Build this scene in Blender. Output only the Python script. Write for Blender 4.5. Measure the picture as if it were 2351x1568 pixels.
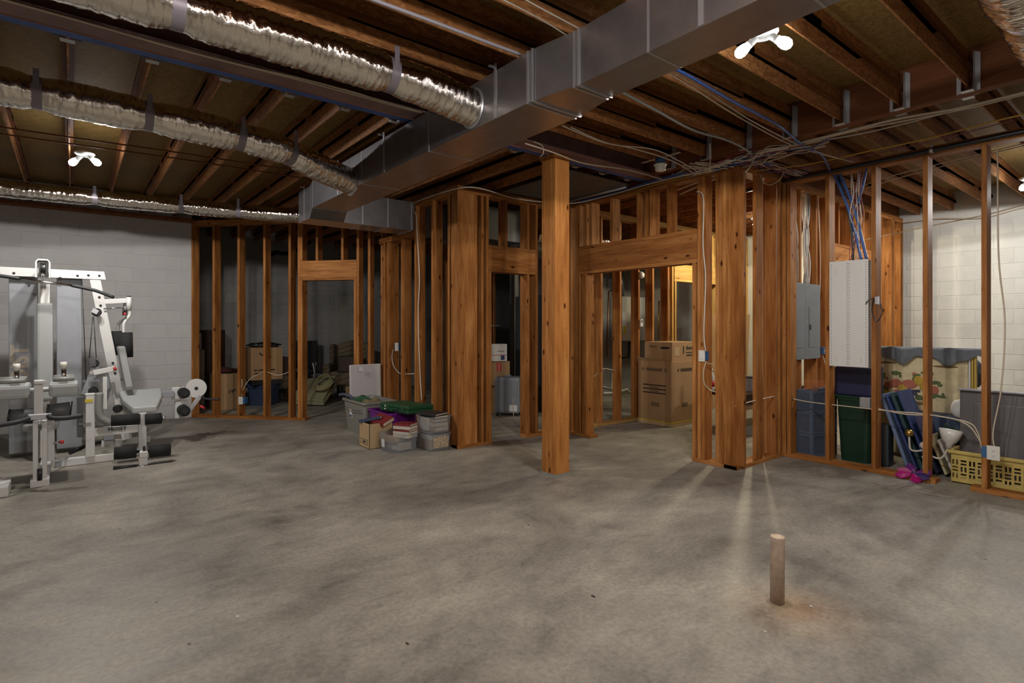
import bpy, bmesh, math, random
from mathutils import Vector, Matrix, noise

# ------------------------------------------------------------------ camera, light, exposure
for o in list(bpy.data.objects): bpy.data.objects.remove(o, do_unlink=True)
scene = bpy.context.scene
C = scene.collection
FPX, CX, CY, EYE, YAW = 1269.0, 1175.5, 745.0, 1.42, math.radians(51.49)
cam_data = bpy.data.cameras.new('camera'); cam = bpy.data.objects.new('camera', cam_data); C.objects.link(cam)
cam.location = (0, 0, EYE)
cam.rotation_euler = (math.radians(90), 0, YAW - math.radians(90))
cam_data.sensor_fit = 'HORIZONTAL'; cam_data.sensor_width = 36
cam_data.lens = 36 * FPX / 2351
cam_data.shift_y = -(784 - CY) / 2351
cam_data.clip_start = 0.05
scene.camera = cam
world = bpy.data.worlds.new('world'); scene.world = world; world.use_nodes = True
world.node_tree.nodes['Background'].inputs[0].default_value = (0.30, 0.27, 0.25, 1)
world.node_tree.nodes['Background'].inputs[1].default_value = 0.008
scene.view_settings.view_transform = 'Standard'; scene.view_settings.look = 'None'
scene.view_settings.gamma = 1; scene.view_settings.use_curve_mapping = False
scene.view_settings.exposure = 0.1
cy = scene.cycles; cy.max_bounces = 6; cy.diffuse_bounces = 4; cy.glossy_bounces = 3; cy.transmission_bounces = 7; cy.transparent_max_bounces = 14
cy.caustics_reflective = False; cy.caustics_refractive = False; cy.use_adaptive_sampling = True; cy.adaptive_threshold = 0.05; cy.use_denoising = True
LAMP_W = dict(near=150, gym=175, storage=120, utility=150, entry=115, stairs=95)

# ------------------------------------------------------------------ pixel helpers (pixel of the 2351x1568 frame -> point on a known plane)
FW = Vector((math.cos(YAW), math.sin(YAW), 0)); RT = Vector((math.sin(YAW), -math.cos(YAW), 0))
def ray(px, py): return FW + RT * ((px - CX) / FPX) + Vector((0, 0, -(py - CY) / FPX))
def eye(): return Vector((0, 0, EYE))
def atX(px, py, X): d = ray(px, py); return eye() + d * (X / d.x)
def atY(px, py, Y): d = ray(px, py); return eye() + d * (Y / d.y)
def atZ(px, py, Z=0.0): d = ray(px, py); return eye() + d * ((Z - EYE) / d.z)

# ------------------------------------------------------------------ materials
MATS = {}
def nodes_of(name):
    m = bpy.data.materials.new(name); m.use_nodes = True
    nt = m.node_tree; b = nt.nodes['Principled BSDF']
    return m, nt, b
def N(nt, t, **kw):
    n = nt.nodes.new(t)
    for k, v in kw.items():
        if k in ('operation', 'blend_type', 'noise_dimensions', 'voronoi_dimensions', 'feature', 'wave_type', 'bands_direction', 'data_type', 'interpolation'): setattr(n, k, v)
        else: n.inputs[k].default_value = v
    return n
def ramp(nt, stops, interp='LINEAR'):
    n = nt.nodes.new('ShaderNodeValToRGB'); n.color_ramp.interpolation = interp
    e = n.color_ramp.elements
    while len(e) < len(stops): e.new(0.5)
    for i, (p, c) in enumerate(stops):
        e[i].position = p; e[i].color = (*c, 1) if len(c) == 3 else c
    return n
def obj_coords(nt, scale=(1, 1, 1), rnd=True):
    tc = nt.nodes.new('ShaderNodeTexCoord'); mp = nt.nodes.new('ShaderNodeMapping'); mp.inputs['Scale'].default_value = scale
    src = tc.outputs['Object']
    if rnd:
        oi = nt.nodes.new('ShaderNodeObjectInfo'); mul = N(nt, 'ShaderNodeMath', operation='MULTIPLY'); mul.inputs[1].default_value = 37.0
        nt.links.new(oi.outputs['Random'], mul.inputs[0])
        add = N(nt, 'ShaderNodeVectorMath', operation='ADD')
        nt.links.new(src, add.inputs[0]); nt.links.new(mul.outputs[0], add.inputs[1]); src = add.outputs[0]
    nt.links.new(src, mp.inputs['Vector'])
    return mp.outputs['Vector']
def rgbmix(nt, fac, a, b, mode='MIX'):
    n = nt.nodes.new('ShaderNodeMix'); n.data_type = 'RGBA'; n.blend_type = mode
    for sock, v in ((0, fac), (6, a), (7, b)):
        if hasattr(v, 'type'): nt.links.new(v, n.inputs[sock])
        elif isinstance(v, (int, float)): n.inputs[sock].default_value = v
        else: n.inputs[sock].default_value = (*v, 1)
    return n.outputs[2]
def bump(nt, b, h, strength=0.3, dist=0.01):
    n = N(nt, 'ShaderNodeBump', Strength=strength, Distance=dist)
    nt.links.new(h, n.inputs['Height']); nt.links.new(n.outputs[0], b.inputs['Normal'])

def mat(name, col, rough=0.5, metal=0.0, var=0.0, vscale=6.0, bmp=0.0, bscale=60.0, trans=0.0, ior=1.45, alpha=1.0):
    if name in MATS: return MATS[name]
    m, nt, b = nodes_of(name)
    b.inputs['Base Color'].default_value = (*col, 1); b.inputs['Roughness'].default_value = rough; b.inputs['Metallic'].default_value = metal
    if trans: b.inputs['Transmission Weight'].default_value = trans; b.inputs['IOR'].default_value = ior
    if alpha < 1: b.inputs['Alpha'].default_value = alpha
    if var:
        v = obj_coords(nt); n = N(nt, 'ShaderNodeTexNoise', Scale=vscale, Detail=5.0, Roughness=0.6); nt.links.new(v, n.inputs['Vector'])
        lo = tuple(c * (1 - var) for c in col); hi = tuple(min(1, c * (1 + var)) for c in col)
        r = ramp(nt, [(0.3, lo), (0.7, hi)]); nt.links.new(n.outputs[0], r.inputs[0]); nt.links.new(r.outputs[0], b.inputs['Base Color'])
    if bmp:
        v = obj_coords(nt); n = N(nt, 'ShaderNodeTexNoise', Scale=bscale, Detail=4.0); nt.links.new(v, n.inputs['Vector']); bump(nt, b, n.outputs[0], bmp)
    MATS[name] = m; return m

def wood(name, dark, mid, light, knots=True, rough=0.62):
    """sawn softwood, grain along the board's own length (local z)"""
    m, nt, b = nodes_of(name); b.inputs['Roughness'].default_value = rough
    b.inputs['Specular IOR Level'].default_value = 0.14
    v = obj_coords(nt, (1, 1, 0.06)); n = N(nt, 'ShaderNodeTexNoise', Scale=55.0, Detail=3.0, Roughness=0.6, Distortion=0.4); nt.links.new(v, n.inputs['Vector'])
    v2 = obj_coords(nt, (1, 1, 0.16)); n2 = N(nt, 'ShaderNodeTexNoise', Scale=11.0, Detail=2.0); nt.links.new(v2, n2.inputs['Vector'])
    mx = N(nt, 'ShaderNodeMath', operation='ADD'); h = N(nt, 'ShaderNodeMath', operation='MULTIPLY'); h.inputs[1].default_value = 0.5
    nt.links.new(n.outputs[0], mx.inputs[0]); nt.links.new(n2.outputs[0], mx.inputs[1]); nt.links.new(mx.outputs[0], h.inputs[0])
    r = ramp(nt, [(0.32, dark), (0.5, mid), (0.68, light)]); nt.links.new(h.outputs[0], r.inputs[0])
    col = r.outputs[0]
    oi = nt.nodes.new('ShaderNodeObjectInfo')
    rr = ramp(nt, [(0.0, (0.78, 0.74, 0.72)), (0.5, (1, 1, 1)), (1.0, (1.14, 1.16, 1.2))]); nt.links.new(oi.outputs['Random'], rr.inputs[0])
    col = rgbmix(nt, 1.0, col, rr.outputs[0], 'MULTIPLY')
    if knots:
        v3 = obj_coords(nt, (1, 1, 0.45)); vo = N(nt, 'ShaderNodeTexVoronoi', Scale=8.0, Randomness=1.0); nt.links.new(v3, vo.inputs['Vector'])
        kr = ramp(nt, [(0.05, (0.09, 0.06, 0.045)), (0.082, (0.40, 0.33, 0.28)), (0.115, (0.86, 0.82, 0.78)), (0.17, (1, 1, 1))]); nt.links.new(vo.outputs['Distance'], kr.inputs[0])
        col = rgbmix(nt, 1.0, col, kr.outputs[0], 'MULTIPLY')
        v4 = obj_coords(nt, (1, 1, 0.6)); vp = N(nt, 'ShaderNodeTexVoronoi', Scale=17.0, Randomness=1.0); nt.links.new(v4, vp.inputs['Vector'])
        kp = ramp(nt, [(0.045, (0.16, 0.11, 0.08)), (0.08, (1, 1, 1))]); nt.links.new(vp.outputs['Distance'], kp.inputs[0])
        col = rgbmix(nt, 1.0, col, kp.outputs[0], 'MULTIPLY')
    nt.links.new(col, b.inputs['Base Color'])
    bump(nt, b, n.outputs[0], 0.15, 0.004)
    MATS[name] = m; return m

STUD = wood('stud_pine', (0.20, 0.070, 0.016), (0.35, 0.138, 0.036), (0.50, 0.235, 0.078))
POST = wood('post_pine', (0.26, 0.090, 0.022), (0.39, 0.150, 0.036), (0.50, 0.225, 0.066))
JOIST = wood('joist_flange_wood', (0.105, 0.036, 0.010), (0.165, 0.060, 0.018), (0.23, 0.092, 0.032), knots=False)
LVL = wood('laminated_veneer', (0.14, 0.048, 0.018), (0.20, 0.072, 0.028), (0.26, 0.10, 0.04), knots=False)
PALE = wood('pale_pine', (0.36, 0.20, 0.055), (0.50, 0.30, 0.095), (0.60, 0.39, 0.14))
DARKWOOD = wood('dark_furniture_wood', (0.02, 0.008, 0.005), (0.04, 0.016, 0.009), (0.06, 0.025, 0.014), knots=False, rough=0.4)

def osb_mat(name, a, b_, c):
    m, nt, b = nodes_of(name); b.inputs['Roughness'].default_value = 0.7
    v = obj_coords(nt, (1, 1, 0.4)); dn = N(nt, 'ShaderNodeTexNoise', Scale=14.0, Detail=2.0); nt.links.new(v, dn.inputs['Vector'])
    dm = N(nt, 'ShaderNodeVectorMath', operation='MULTIPLY_ADD'); dm.inputs[1].default_value = (0.09, 0.09, 0.09); nt.links.new(dn.outputs['Color'], dm.inputs[0]); nt.links.new(v, dm.inputs[2])
    vo = N(nt, 'ShaderNodeTexVoronoi', Scale=58.0, Randomness=1.0); nt.links.new(dm.outputs[0], vo.inputs['Vector'])
    no = N(nt, 'ShaderNodeTexNoise', Scale=35.0, Detail=4.0); nt.links.new(v, no.inputs['Vector'])
    sx = nt.nodes.new('ShaderNodeSeparateColor'); nt.links.new(vo.outputs['Color'], sx.inputs[0])
    ad = N(nt, 'ShaderNodeMath', operation='ADD'); hf = N(nt, 'ShaderNodeMath', operation='MULTIPLY'); hf.inputs[1].default_value = 0.5
    nt.links.new(sx.outputs[0], ad.inputs[0]); nt.links.new(no.outputs[0], ad.inputs[1]); nt.links.new(ad.outputs[0], hf.inputs[0])
    r = ramp(nt, [(0.25, a), (0.5, b_), (0.72, c)]); nt.links.new(hf.outputs[0], r.inputs[0])
    nt.links.new(r.outputs[0], b.inputs['Base Color']); MATS[name] = m; return m
OSB = osb_mat('joist_strand_board', (0.24, 0.088, 0.022), (0.33, 0.128, 0.034), (0.43, 0.185, 0.060))
PLY = osb_mat('subfloor_board', (0.20, 0.112, 0.024), (0.26, 0.150, 0.036), (0.32, 0.19, 0.050))

def concrete_mat():
    m, nt, b = nodes_of('poured_concrete'); b.inputs['Roughness'].default_value = 0.55; b.inputs['Specular IOR Level'].default_value = 0.35
    v = obj_coords(nt, rnd=False)
    n1 = N(nt, 'ShaderNodeTexNoise', Scale=0.9, Detail=7.0, Roughness=0.62, Distortion=0.6); nt.links.new(v, n1.inputs['Vector'])
    vs = obj_coords(nt, (0.55, 1.0, 1), rnd=False)
    n2 = N(nt, 'ShaderNodeTexNoise', Scale=4.5, Detail=8.0, Roughness=0.72, Distortion=0.35); nt.links.new(vs, n2.inputs['Vector'])
    n3 = N(nt, 'ShaderNodeTexNoise', Scale=38.0, Detail=7.0, Roughness=0.7); nt.links.new(v, n3.inputs['Vector'])
    r1 = ramp(nt, [(0.30, (0.175, 0.157, 0.130)), (0.46, (0.272, 0.249, 0.210)), (0.60, (0.355, 0.326, 0.270)), (0.75, (0.45, 0.413, 0.345))]); nt.links.new(n1.outputs[0], r1.inputs[0])
    r2 = ramp(nt, [(0.28, (0.56, 0.565, 0.58)), (0.44, (0.84, 0.84, 0.85)), (0.60, (1.0, 1.0, 1.0)), (0.78, (1.15, 1.14, 1.12))]); nt.links.new(n2.outputs[0], r2.inputs[0])
    r3 = ramp(nt, [(0.3, (0.74, 0.74, 0.74)), (0.6, (1.07, 1.07, 1.07))]); nt.links.new(n3.outputs[0], r3.inputs[0])
    c = rgbmix(nt, 1.0, r1.outputs[0], r2.outputs[0], 'MULTIPLY'); c = rgbmix(nt, 1.0, c, r3.outputs[0], 'MULTIPLY')
    # small dark specks and a rusty stain round the stub pipe
    vo = N(nt, 'ShaderNodeTexVoronoi', Scale=3.3, Randomness=1.0); nt.links.new(v, vo.inputs['Vector'])
    rs = ramp(nt, [(0.022, (0.25, 0.2, 0.17)), (0.034, (1, 1, 1))]); nt.links.new(vo.outputs['Distance'], rs.inputs[0])
    c = rgbmix(nt, 1.0, c, rs.outputs[0], 'MULTIPLY')
    tc = nt.nodes.new('ShaderNodeTexCoord'); ds = N(nt, 'ShaderNodeVectorMath', operation='DISTANCE'); ds.inputs[1].default_value = (2.83, 1.27, 0)
    nt.links.new(tc.outputs['Object'], ds.inputs[0])
    wob = N(nt, 'ShaderNodeMath', operation='MULTIPLY_ADD'); nt.links.new(n2.outputs[0], wob.inputs[0]); wob.inputs[1].default_value = 0.35; nt.links.new(ds.outputs['Value'], wob.inputs[2])
    rr = ramp(nt, [(0.18, (1.12, 0.82, 0.62)), (0.30, (1.08, 0.92, 0.80)), (0.55, (1, 1, 1))]); nt.links.new(wob.outputs[0], rr.inputs[0])
    c = rgbmix(nt, 1.0, c, rr.outputs[0], 'MULTIPLY')
    nt.links.new(c, b.inputs['Base Color']); bump(nt, b, n3.outputs[0], 0.25, 0.003)
    rg = ramp(nt, [(0.3, (0.42,) * 3), (0.7, (0.62,) * 3)]); nt.links.new(n2.outputs[0], rg.inputs[0]); nt.links.new(rg.outputs[0], b.inputs['Roughness'])
    return m
CONCRETE = concrete_mat()
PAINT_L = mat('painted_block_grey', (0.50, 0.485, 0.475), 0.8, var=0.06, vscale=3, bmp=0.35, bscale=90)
PAINT_B = mat('shaded_block_grey', (0.27, 0.265, 0.26), 0.85, var=0.08, vscale=3, bmp=0.3, bscale=90)  # storage room dimness put into the colour, darker than the left wall
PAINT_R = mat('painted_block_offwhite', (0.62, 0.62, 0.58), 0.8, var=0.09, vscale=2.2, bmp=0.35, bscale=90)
DULL = mat('dull_sheet_metal', (0.13, 0.13, 0.13), 0.45, 0.7, var=0.2, vscale=5)
GALV = mat('galvanized_sheet', (0.36, 0.35, 0.365), 0.32, 0.88, var=0.12, vscale=7, bmp=0.02, bscale=25)
GALV2 = mat('galvanized_strap', (0.50, 0.50, 0.52), 0.4, 0.8)
TAPE = mat('grey_duct_strap', (0.25, 0.22, 0.25), 0.4, 0.4)
STEEL_RED = mat('red_oxide_steel', (0.20, 0.115, 0.105), 0.6, var=0.25, vscale=5)
STEEL_BLUE = mat('blue_painted_flange', (0.040, 0.090, 0.30), 0.5, var=0.2, vscale=5)
def foil_mat():
    m, nt, b = nodes_of('aluminium_foil_jacket'); b.inputs['Metallic'].default_value = 1.0; b.inputs['Roughness'].default_value = 0.09
    b.inputs['Base Color'].default_value = (0.74, 0.69, 0.62, 1)
    v = obj_coords(nt, (2.6, 0.8, 0.8), rnd=True); vo = N(nt, 'ShaderNodeTexVoronoi', Scale=24.0, Randomness=1.0); nt.links.new(v, vo.inputs['Vector'])
    no = N(nt, 'ShaderNodeTexNoise', Scale=45.0, Detail=3.0, Distortion=1.2); nt.links.new(v, no.inputs['Vector'])
    ad = N(nt, 'ShaderNodeMath', operation='ADD'); nt.links.new(vo.outputs['Distance'], ad.inputs[0]); nt.links.new(no.outputs[0], ad.inputs[1])
    bump(nt, b, ad.outputs[0], 0.14, 0.012); return m
FOIL = foil_mat()
WHITE = mat('white_painted_steel', (0.62, 0.61, 0.59), 0.35)
GREYP = mat('grey_painted_steel', (0.27, 0.28, 0.30), 0.45, var=0.06)
VINYL = mat('grey_vinyl_pad', (0.36, 0.37, 0.36), 0.45, bmp=0.1, bscale=200)
FOAM = mat('black_foam_roller', (0.014, 0.014, 0.015), 0.85, bmp=0.3, bscale=200)
RUBBER = mat('black_rubber_grip', (0.022, 0.022, 0.024), 0.6)
BLACK = mat('black_plastic', (0.012, 0.012, 0.013), 0.4)
DARKGREY = mat('dark_grey_plastic', (0.10, 0.10, 0.105), 0.5)
CHROME = mat('chrome', (0.72, 0.72, 0.72), 0.12, 1.0)
RED = mat('red_plastic', (0.55, 0.03, 0.04), 0.35)
YELLOW_LBL = mat('yellow_label', (0.62, 0.48, 0.03), 0.5)
CARD = mat('corrugated_cardboard', (0.36, 0.22, 0.105), 0.75, var=0.08, vscale=3, bmp=0.05, bscale=80)
CARD2 = mat('pale_cardboard', (0.46, 0.32, 0.17), 0.75, var=0.07, vscale=3)
INK = mat('black_ink', (0.02, 0.017, 0.015), 0.7)
PAPER = mat('white_paper', (0.66, 0.65, 0.63), 0.8, var=0.05)
CREAM = mat('cream_cable', (0.56, 0.47, 0.35), 0.5)
WHITEC = mat('white_cable', (0.60, 0.56, 0.50), 0.5)
BLUEC = mat('blue_cable', (0.035, 0.09, 0.30), 0.45)
YELC = mat('yellow_cable', (0.55, 0.30, 0.03), 0.5)
GREYC = mat('grey_cable', (0.26, 0.26, 0.24), 0.5)
REDC = mat('maroon_cable', (0.22, 0.04, 0.06), 0.5)
BLUEBOX = mat('blue_electrical_box', (0.03, 0.11, 0.25), 0.5)
PLATE = mat('ivory_wall_plate', (0.66, 0.63, 0.56), 0.4)
IVORY = mat('white_plastic', (0.68, 0.67, 0.64), 0.4)

# ------------------------------------------------------------------ mesh helpers
def link(o, parent=None):
    C.objects.link(o)
    if parent is not None: o.parent = parent
    return o
def tag(o, label=None, cat=None, group=None, kind=None):
    if label: o['label'] = label
    if cat: o['category'] = cat
    if group: o['group'] = group
    if kind: o['kind'] = kind
    return o
def empty(name, loc=(0, 0, 0), label=None, cat=None, group=None, kind=None, rz=0.0, parent=None):
    o = bpy.data.objects.new(name, None); o.empty_display_size = 0.1
    o.location = loc; o.rotation_euler = (0, 0, rz); link(o, parent)
    return tag(o, label, cat, group, kind)
def mesh_from(name, bm, m, smooth=False):
    me = bpy.data.meshes.new(name)
    bmesh.ops.recalc_face_normals(bm, faces=bm.faces)
    if smooth:
        for f in bm.faces: f.smooth = True
    bm.to_mesh(me); bm.free()
    if m is not None: me.materials.append(m)
    return me
class MB:
    """collects pieces in world coordinates; build() makes one mesh whose origin sits at the middle of its base"""
    def __init__(s): s.bm = bmesh.new(); s.sm = []
    def box(s, lo, hi, bevel=0.0):
        lo = Vector(lo); hi = Vector(hi); c = (lo + hi) / 2; d = hi - lo
        s.obox(c, (d.x, d.y, d.z), Matrix.Identity(3), bevel); return s
    def obox(s, c, dims, rot=None, bevel=0.0, taper=None):
        rot = rot or Matrix.Identity(3)
        vs = []
        for z in (-.5, .5):
            k = taper if (taper and z < 0) else 1.0
            for x, y in ((-.5, -.5), (.5, -.5), (.5, .5), (-.5, .5)):
                vs.append(s.bm.verts.new(Vector(c) + rot @ Vector((x * dims[0] * k, y * dims[1] * k, z * dims[2]))))
        fs = [s.bm.faces.new([vs[i] for i in f]) for f in ((0, 3, 2, 1), (4, 5, 6, 7), (0, 1, 5, 4), (1, 2, 6, 5), (2, 3, 7, 6), (3, 0, 4, 7))]
        if bevel:
            es = list({e for f in fs for e in f.edges})
            bmesh.ops.bevel(s.bm, geom=es, offset=min(bevel, min(dims) * 0.45), segments=2, profile=0.6, affect='EDGES')
        return s
    def bar(s, p, q, w, t, up=(0, 0, 1), bevel=0.0):
        """rectangular bar from p to q; w across (perpendicular to up), t along up"""
        p = Vector(p); q = Vector(q); z = (q - p); L = z.length; z = z / L
        u = Vector(up); x = u.cross(z)
        if x.length < 1e-4: x = Vector((1, 0, 0)).cross(z)
        x.normalize(); y = z.cross(x)
        rot = Matrix((x, y, z)).transposed()
        return s.obox((p + q) / 2, (w, t, L), rot, bevel)
    def tube(s, pts, r, seg=8, smooth=0, closed=False, cap=True):
        pts = [Vector(p) for p in pts]
        if smooth: pts = catmull(pts, smooth)
        n = len(pts); rs = r if isinstance(r, (list, tuple)) else [r] * n
        if len(rs) != n: rs = [rs[min(len(rs) - 1, int(i * len(rs) / n))] for i in range(n)]
        rings = []; prev = None
        for i, p in enumerate(pts):
            t = (pts[min(i + 1, n - 1)] - pts[max(i - 1, 0)])
            if t.length < 1e-9: t = Vector((0, 0, 1))
            t.normalize()
            if prev is None:
                a = Vector((0, 0, 1)) if abs(t.z) < 0.9 else Vector((1, 0, 0)); x = a.cross(t).normalized()
            else:
                x = prev - t * prev.dot(t)
                x = x.normalized() if x.length > 1e-6 else Vector((1, 0, 0)).cross(t).normalized()
            prev = x; y = t.cross(x)
            rings.append([s.bm.verts.new(p + (x * math.cos(2 * math.pi * k / seg) + y * math.sin(2 * math.pi * k / seg)) * rs[i]) for k in range(seg)])
        for i in range(n - 1):
            for k in range(seg):
                f = s.bm.faces.new((rings[i][k], rings[i][(k + 1) % seg], rings[i + 1][(k + 1) % seg], rings[i + 1][k])); f.smooth = True
        if cap:
            s.bm.faces.new(list(reversed(rings[0]))); s.bm.faces.new(rings[-1])
        return s
    def lathe(s, base, prof, seg=20, axis=(0, 0, 1)):
        base = Vector(base); z = Vector(axis).normalized(); x = Vector((1, 0, 0)) if abs(z.x) < 0.9 else Vector((0, 1, 0))
        x = (x - z * x.dot(z)).normalized(); y = z.cross(x); rings = []
        for r, h in prof:
            rings.append([s.bm.verts.new(base + z * h + (x * math.cos(2 * math.pi * k / seg) + y * math.sin(2 * math.pi * k / seg)) * max(r, 1e-4)) for k in range(seg)])
        for i in range(len(rings) - 1):
            for k in range(seg):
                f = s.bm.faces.new((rings[i][k], rings[i][(k + 1) % seg], rings[i + 1][(k + 1) % seg], rings[i + 1][k])); f.smooth = True
        if prof[0][0] > 1e-3: s.bm.faces.new(list(reversed(rings[0])))
        if prof[-1][0] > 1e-3: s.bm.faces.new(rings[-1])
        return s
    def prism(s, poly, vec):
        vec = Vector(vec); a = [s.bm.verts.new(Vector(p)) for p in poly]; b = [s.bm.verts.new(Vector(p) + vec) for p in poly]; n = len(a)
        s.bm.faces.new(list(reversed(a))); s.bm.faces.new(b)
        for i in range(n): s.bm.faces.new((a[i], a[(i + 1) % n], b[(i + 1) % n], b[i]))
        return s
    def build(s, name, m, parent=None, origin=None):
        lo = Vector((1e9,) * 3); hi = -lo
        for v in s.bm.verts:
            for k in range(3): lo[k] = min(lo[k], v.co[k]); hi[k] = max(hi[k], v.co[k])
        if parent is not None: org = parent_world(parent)
        else: org = Vector(((lo.x + hi.x) / 2, (lo.y + hi.y) / 2, lo.z)) if origin is None else Vector(origin)
        bmesh.ops.translate(s.bm, verts=s.bm.verts, vec=-org)
        me = mesh_from(name, s.bm, m); o = bpy.data.objects.new(name, me)
        if parent is None: o.location = org
        return link(o, parent)
def parent_world(p):
    v = Vector((0, 0, 0))
    while p is not None: v += p.location; p = p.parent
    return v
def catmull(pts, sub):
    out = []
    for i in range(len(pts) - 1):
        p0 = pts[max(i - 1, 0)]; p1 = pts[i]; p2 = pts[i + 1]; p3 = pts[min(i + 2, len(pts) - 1)]
        for k in range(sub):
            t = k / sub
            out.append(0.5 * ((2 * p1) + (-p0 + p2) * t + (2 * p0 - 5 * p1 + 4 * p2 - p3) * t * t + (-p0 + 3 * p1 - 3 * p2 + p3) * t ** 3))
    out.append(pts[-1]); return out
BOARDS = {}
def board(name, p, q, w, t, m, parent, up=(0, 0, 1), bevel=0.0025):
    """one straight board as its own object; long axis is local z so the grain follows it; shared mesh per size"""
    p = Vector(p); q = Vector(q); z = (q - p); L = z.length; z.normalize()
    u = Vector(up); x = u.cross(z)
    if x.length < 1e-4: x = Vector((1, 0, 0)).cross(z)
    x.normalize(); y = z.cross(x)
    key = (round(L, 3), round(w, 4), round(t, 4), m.name)
    if key not in BOARDS:
        b = MB(); b.obox((0, 0, L / 2), (w, t, L), None, bevel); BOARDS[key] = mesh_from(name, b.bm, m)
    o = bpy.data.objects.new(name, BOARDS[key])
    mw = Matrix((x, y, z)).transposed().to_4x4(); mw.translation = p - (parent_world(parent) if parent is not None else Vector((0, 0, 0)))
    o.matrix_local = mw
    link(o, parent); o.matrix_local = mw
    return o
def copy_obj(o, parent, delta):
    c = o.copy(); c.location = o.location + Vector(delta); link(c, parent); return c
def text_mesh(name, body, size, org, xdir, ydir, m, parent, depth=0.0006, bold=0.0, align='LEFT'):
    cu = bpy.data.curves.new(name, 'FONT'); cu.body = body; cu.size = size; cu.extrude = depth; cu.offset = bold; cu.align_x = align; cu.resolution_u = 2
    t = bpy.data.objects.new(name, cu); C.objects.link(t)
    dg = bpy.context.evaluated_depsgraph_get(); dg.update()
    me = bpy.data.meshes.new_from_object(t.evaluated_get(dg)); bpy.data.objects.remove(t)
    x = Vector(xdir).normalized(); y = Vector(ydir).normalized(); z = x.cross(y)
    mw = Matrix((x, y, z)).transposed().to_4x4(); mw.translation = Vector(org) - parent_world(parent)
    me.transform(mw); me.materials.clear(); me.materials.append(m)
    o = bpy.data.objects.new(name, me); return link(o, parent)
def rotz(a): return Matrix.Rotation(a, 3, 'Z')
# ================================================================== the setting
FL, ZJ, ZS = 0.0, 3.01, 3.31          # floor, underside of joists, underside of subfloor
XL, XR, YB, YF = -4.2, 9.8, 11.55, -3.6
f = MB(); f.box((XL - 0.3, YF - 0.3, -0.12), (XR + 0.3, YB + 0.3, 0)); floor = f.build('floor', CONCRETE, origin=(0, 0, 0)); tag(floor, kind='structure')
c = MB(); c.box((XL - 0.3, YF - 0.3, ZS), (XR + 0.3, YB + 0.3, ZS + 0.03)); ceiling = c.build('ceiling', PLY, origin=(0, 0, 0)); tag(ceiling, kind='structure')

# ---- block walls: recessed mortar backing plus single blocks
BLK = {}
def block_mesh(L, m):
    k = (round(L, 3), m.name)
    if k not in BLK:
        b = MB(); b.obox((0, 0, 0), (L, 0.05, 0.1962), None, 0.0048); BLK[k] = mesh_from('block', b.bm, m)
    return BLK[k]
def block_wall(name, p0, d, n, length, m, z1=2.985, vis=(0, 1e9), first=0.0):
    """face line starts at p0 and runs along d; n points into the room"""
    p0 = Vector((*p0, 0)); d = Vector((*d, 0)); n = Vector((*n, 0))
    b = MB(); a = p0 - n * 0.2; e = p0 + d * length - n * 0.0055
    b.box((min(a.x, e.x), min(a.y, e.y), 0), (max(a.x, e.x), max(a.y, e.y), ZS)); w = b.build(name, m, origin=(0, 0, 0)); tag(w, kind='structure')
    rot = math.atan2(d.y, d.x); H = 0.2032; L = 0.4064; rows = int(z1 / H + 0.5)
    for r in range(rows):
        s = first - L + (0 if r % 2 else -L / 2)
        while s < length:
            s0 = max(s, 0); s1 = min(s + L, length)
            if s1 - s0 > 0.05 and s1 > vis[0] and s0 < vis[1]:
                o = bpy.data.objects.new('block', block_mesh(s1 - s0 - 0.0075, m))
                o.location = p0 + d * ((s0 + s1) / 2) - n * 0.025 + Vector((0, 0, r * H + H / 2)); o.rotation_euler = (0, 0, rot); link(o, w)
            s += L
    return w
block_wall('wall_left', (1.43, 9.67), (-1, 0), (0, -1), 5.6, PAINT_L, vis=(0, 3.0), first=0.13)
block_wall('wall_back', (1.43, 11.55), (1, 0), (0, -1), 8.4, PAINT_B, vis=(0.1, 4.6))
block_wall('wall_right', (9.8, 11.55), (0, -1), (-1, 0), 15.2, PAINT_R, vis=(8.6, 10.9), first=0.2)
def plain_wall(name, lo, hi, m):
    b = MB(); b.box(lo, hi); return tag(b.build(name, m, origin=(0, 0, 0)), kind='structure')
plain_wall('wall_storage_end', (1.23, 9.88, 0), (1.43, 11.54, ZS), PAINT_L)
plain_wall('wall_rear', (XL - 0.3, YF - 0.2, 0), (XR + 0.3, YF, ZS), PAINT_L)
plain_wall('wall_side', (XL - 0.2, YF, 0), (XL, 9.87, ZS), PAINT_L)
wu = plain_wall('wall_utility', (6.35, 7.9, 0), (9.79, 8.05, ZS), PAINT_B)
# ledger that caps the left block wall
b = MB(); b.box((XL, 9.48, 2.965), (1.43, 9.67, 3.005)); tag(b.build('trim_1', JOIST, origin=(0, 0, 0)), kind='structure')

# ---- joists (a strand-board web with two flanges) under the subfloor
def joist(p, q):
    p = Vector(p); q = Vector(q); d = (q - p).normalized()
    w = board('joist', p + Vector((0, 0, 0.15)), q + Vector((0, 0, 0.15)), 0.011, 0.236, OSB, ceiling, bevel=0)
    for z in (0.019, 0.281):
        o = board('flange', p + Vector((0, 0, z)), q + Vector((0, 0, z)), 0.060, 0.038, JOIST, None)
        o.parent = w; o.matrix_local = w.matrix_local.inverted() @ o.matrix_local
    return w
NEAR_Y = [0.215 + 0.4 * k for k in range(-2, 9)]
for y in [q for q in NEAR_Y if q < 3.6]: joist((XL, y, ZJ), (4.80, y, ZJ))
for y in [0.24 + 0.4 * k for k in range(-1, 7)]: joist((4.95, y, ZJ), (XR, y, ZJ))
FAR_X = [-0.02 + 0.4 * k for k in range(-6, 13)]
for x in FAR_X: joist((x, 3.93, ZJ), (x, YB, ZJ))
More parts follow.
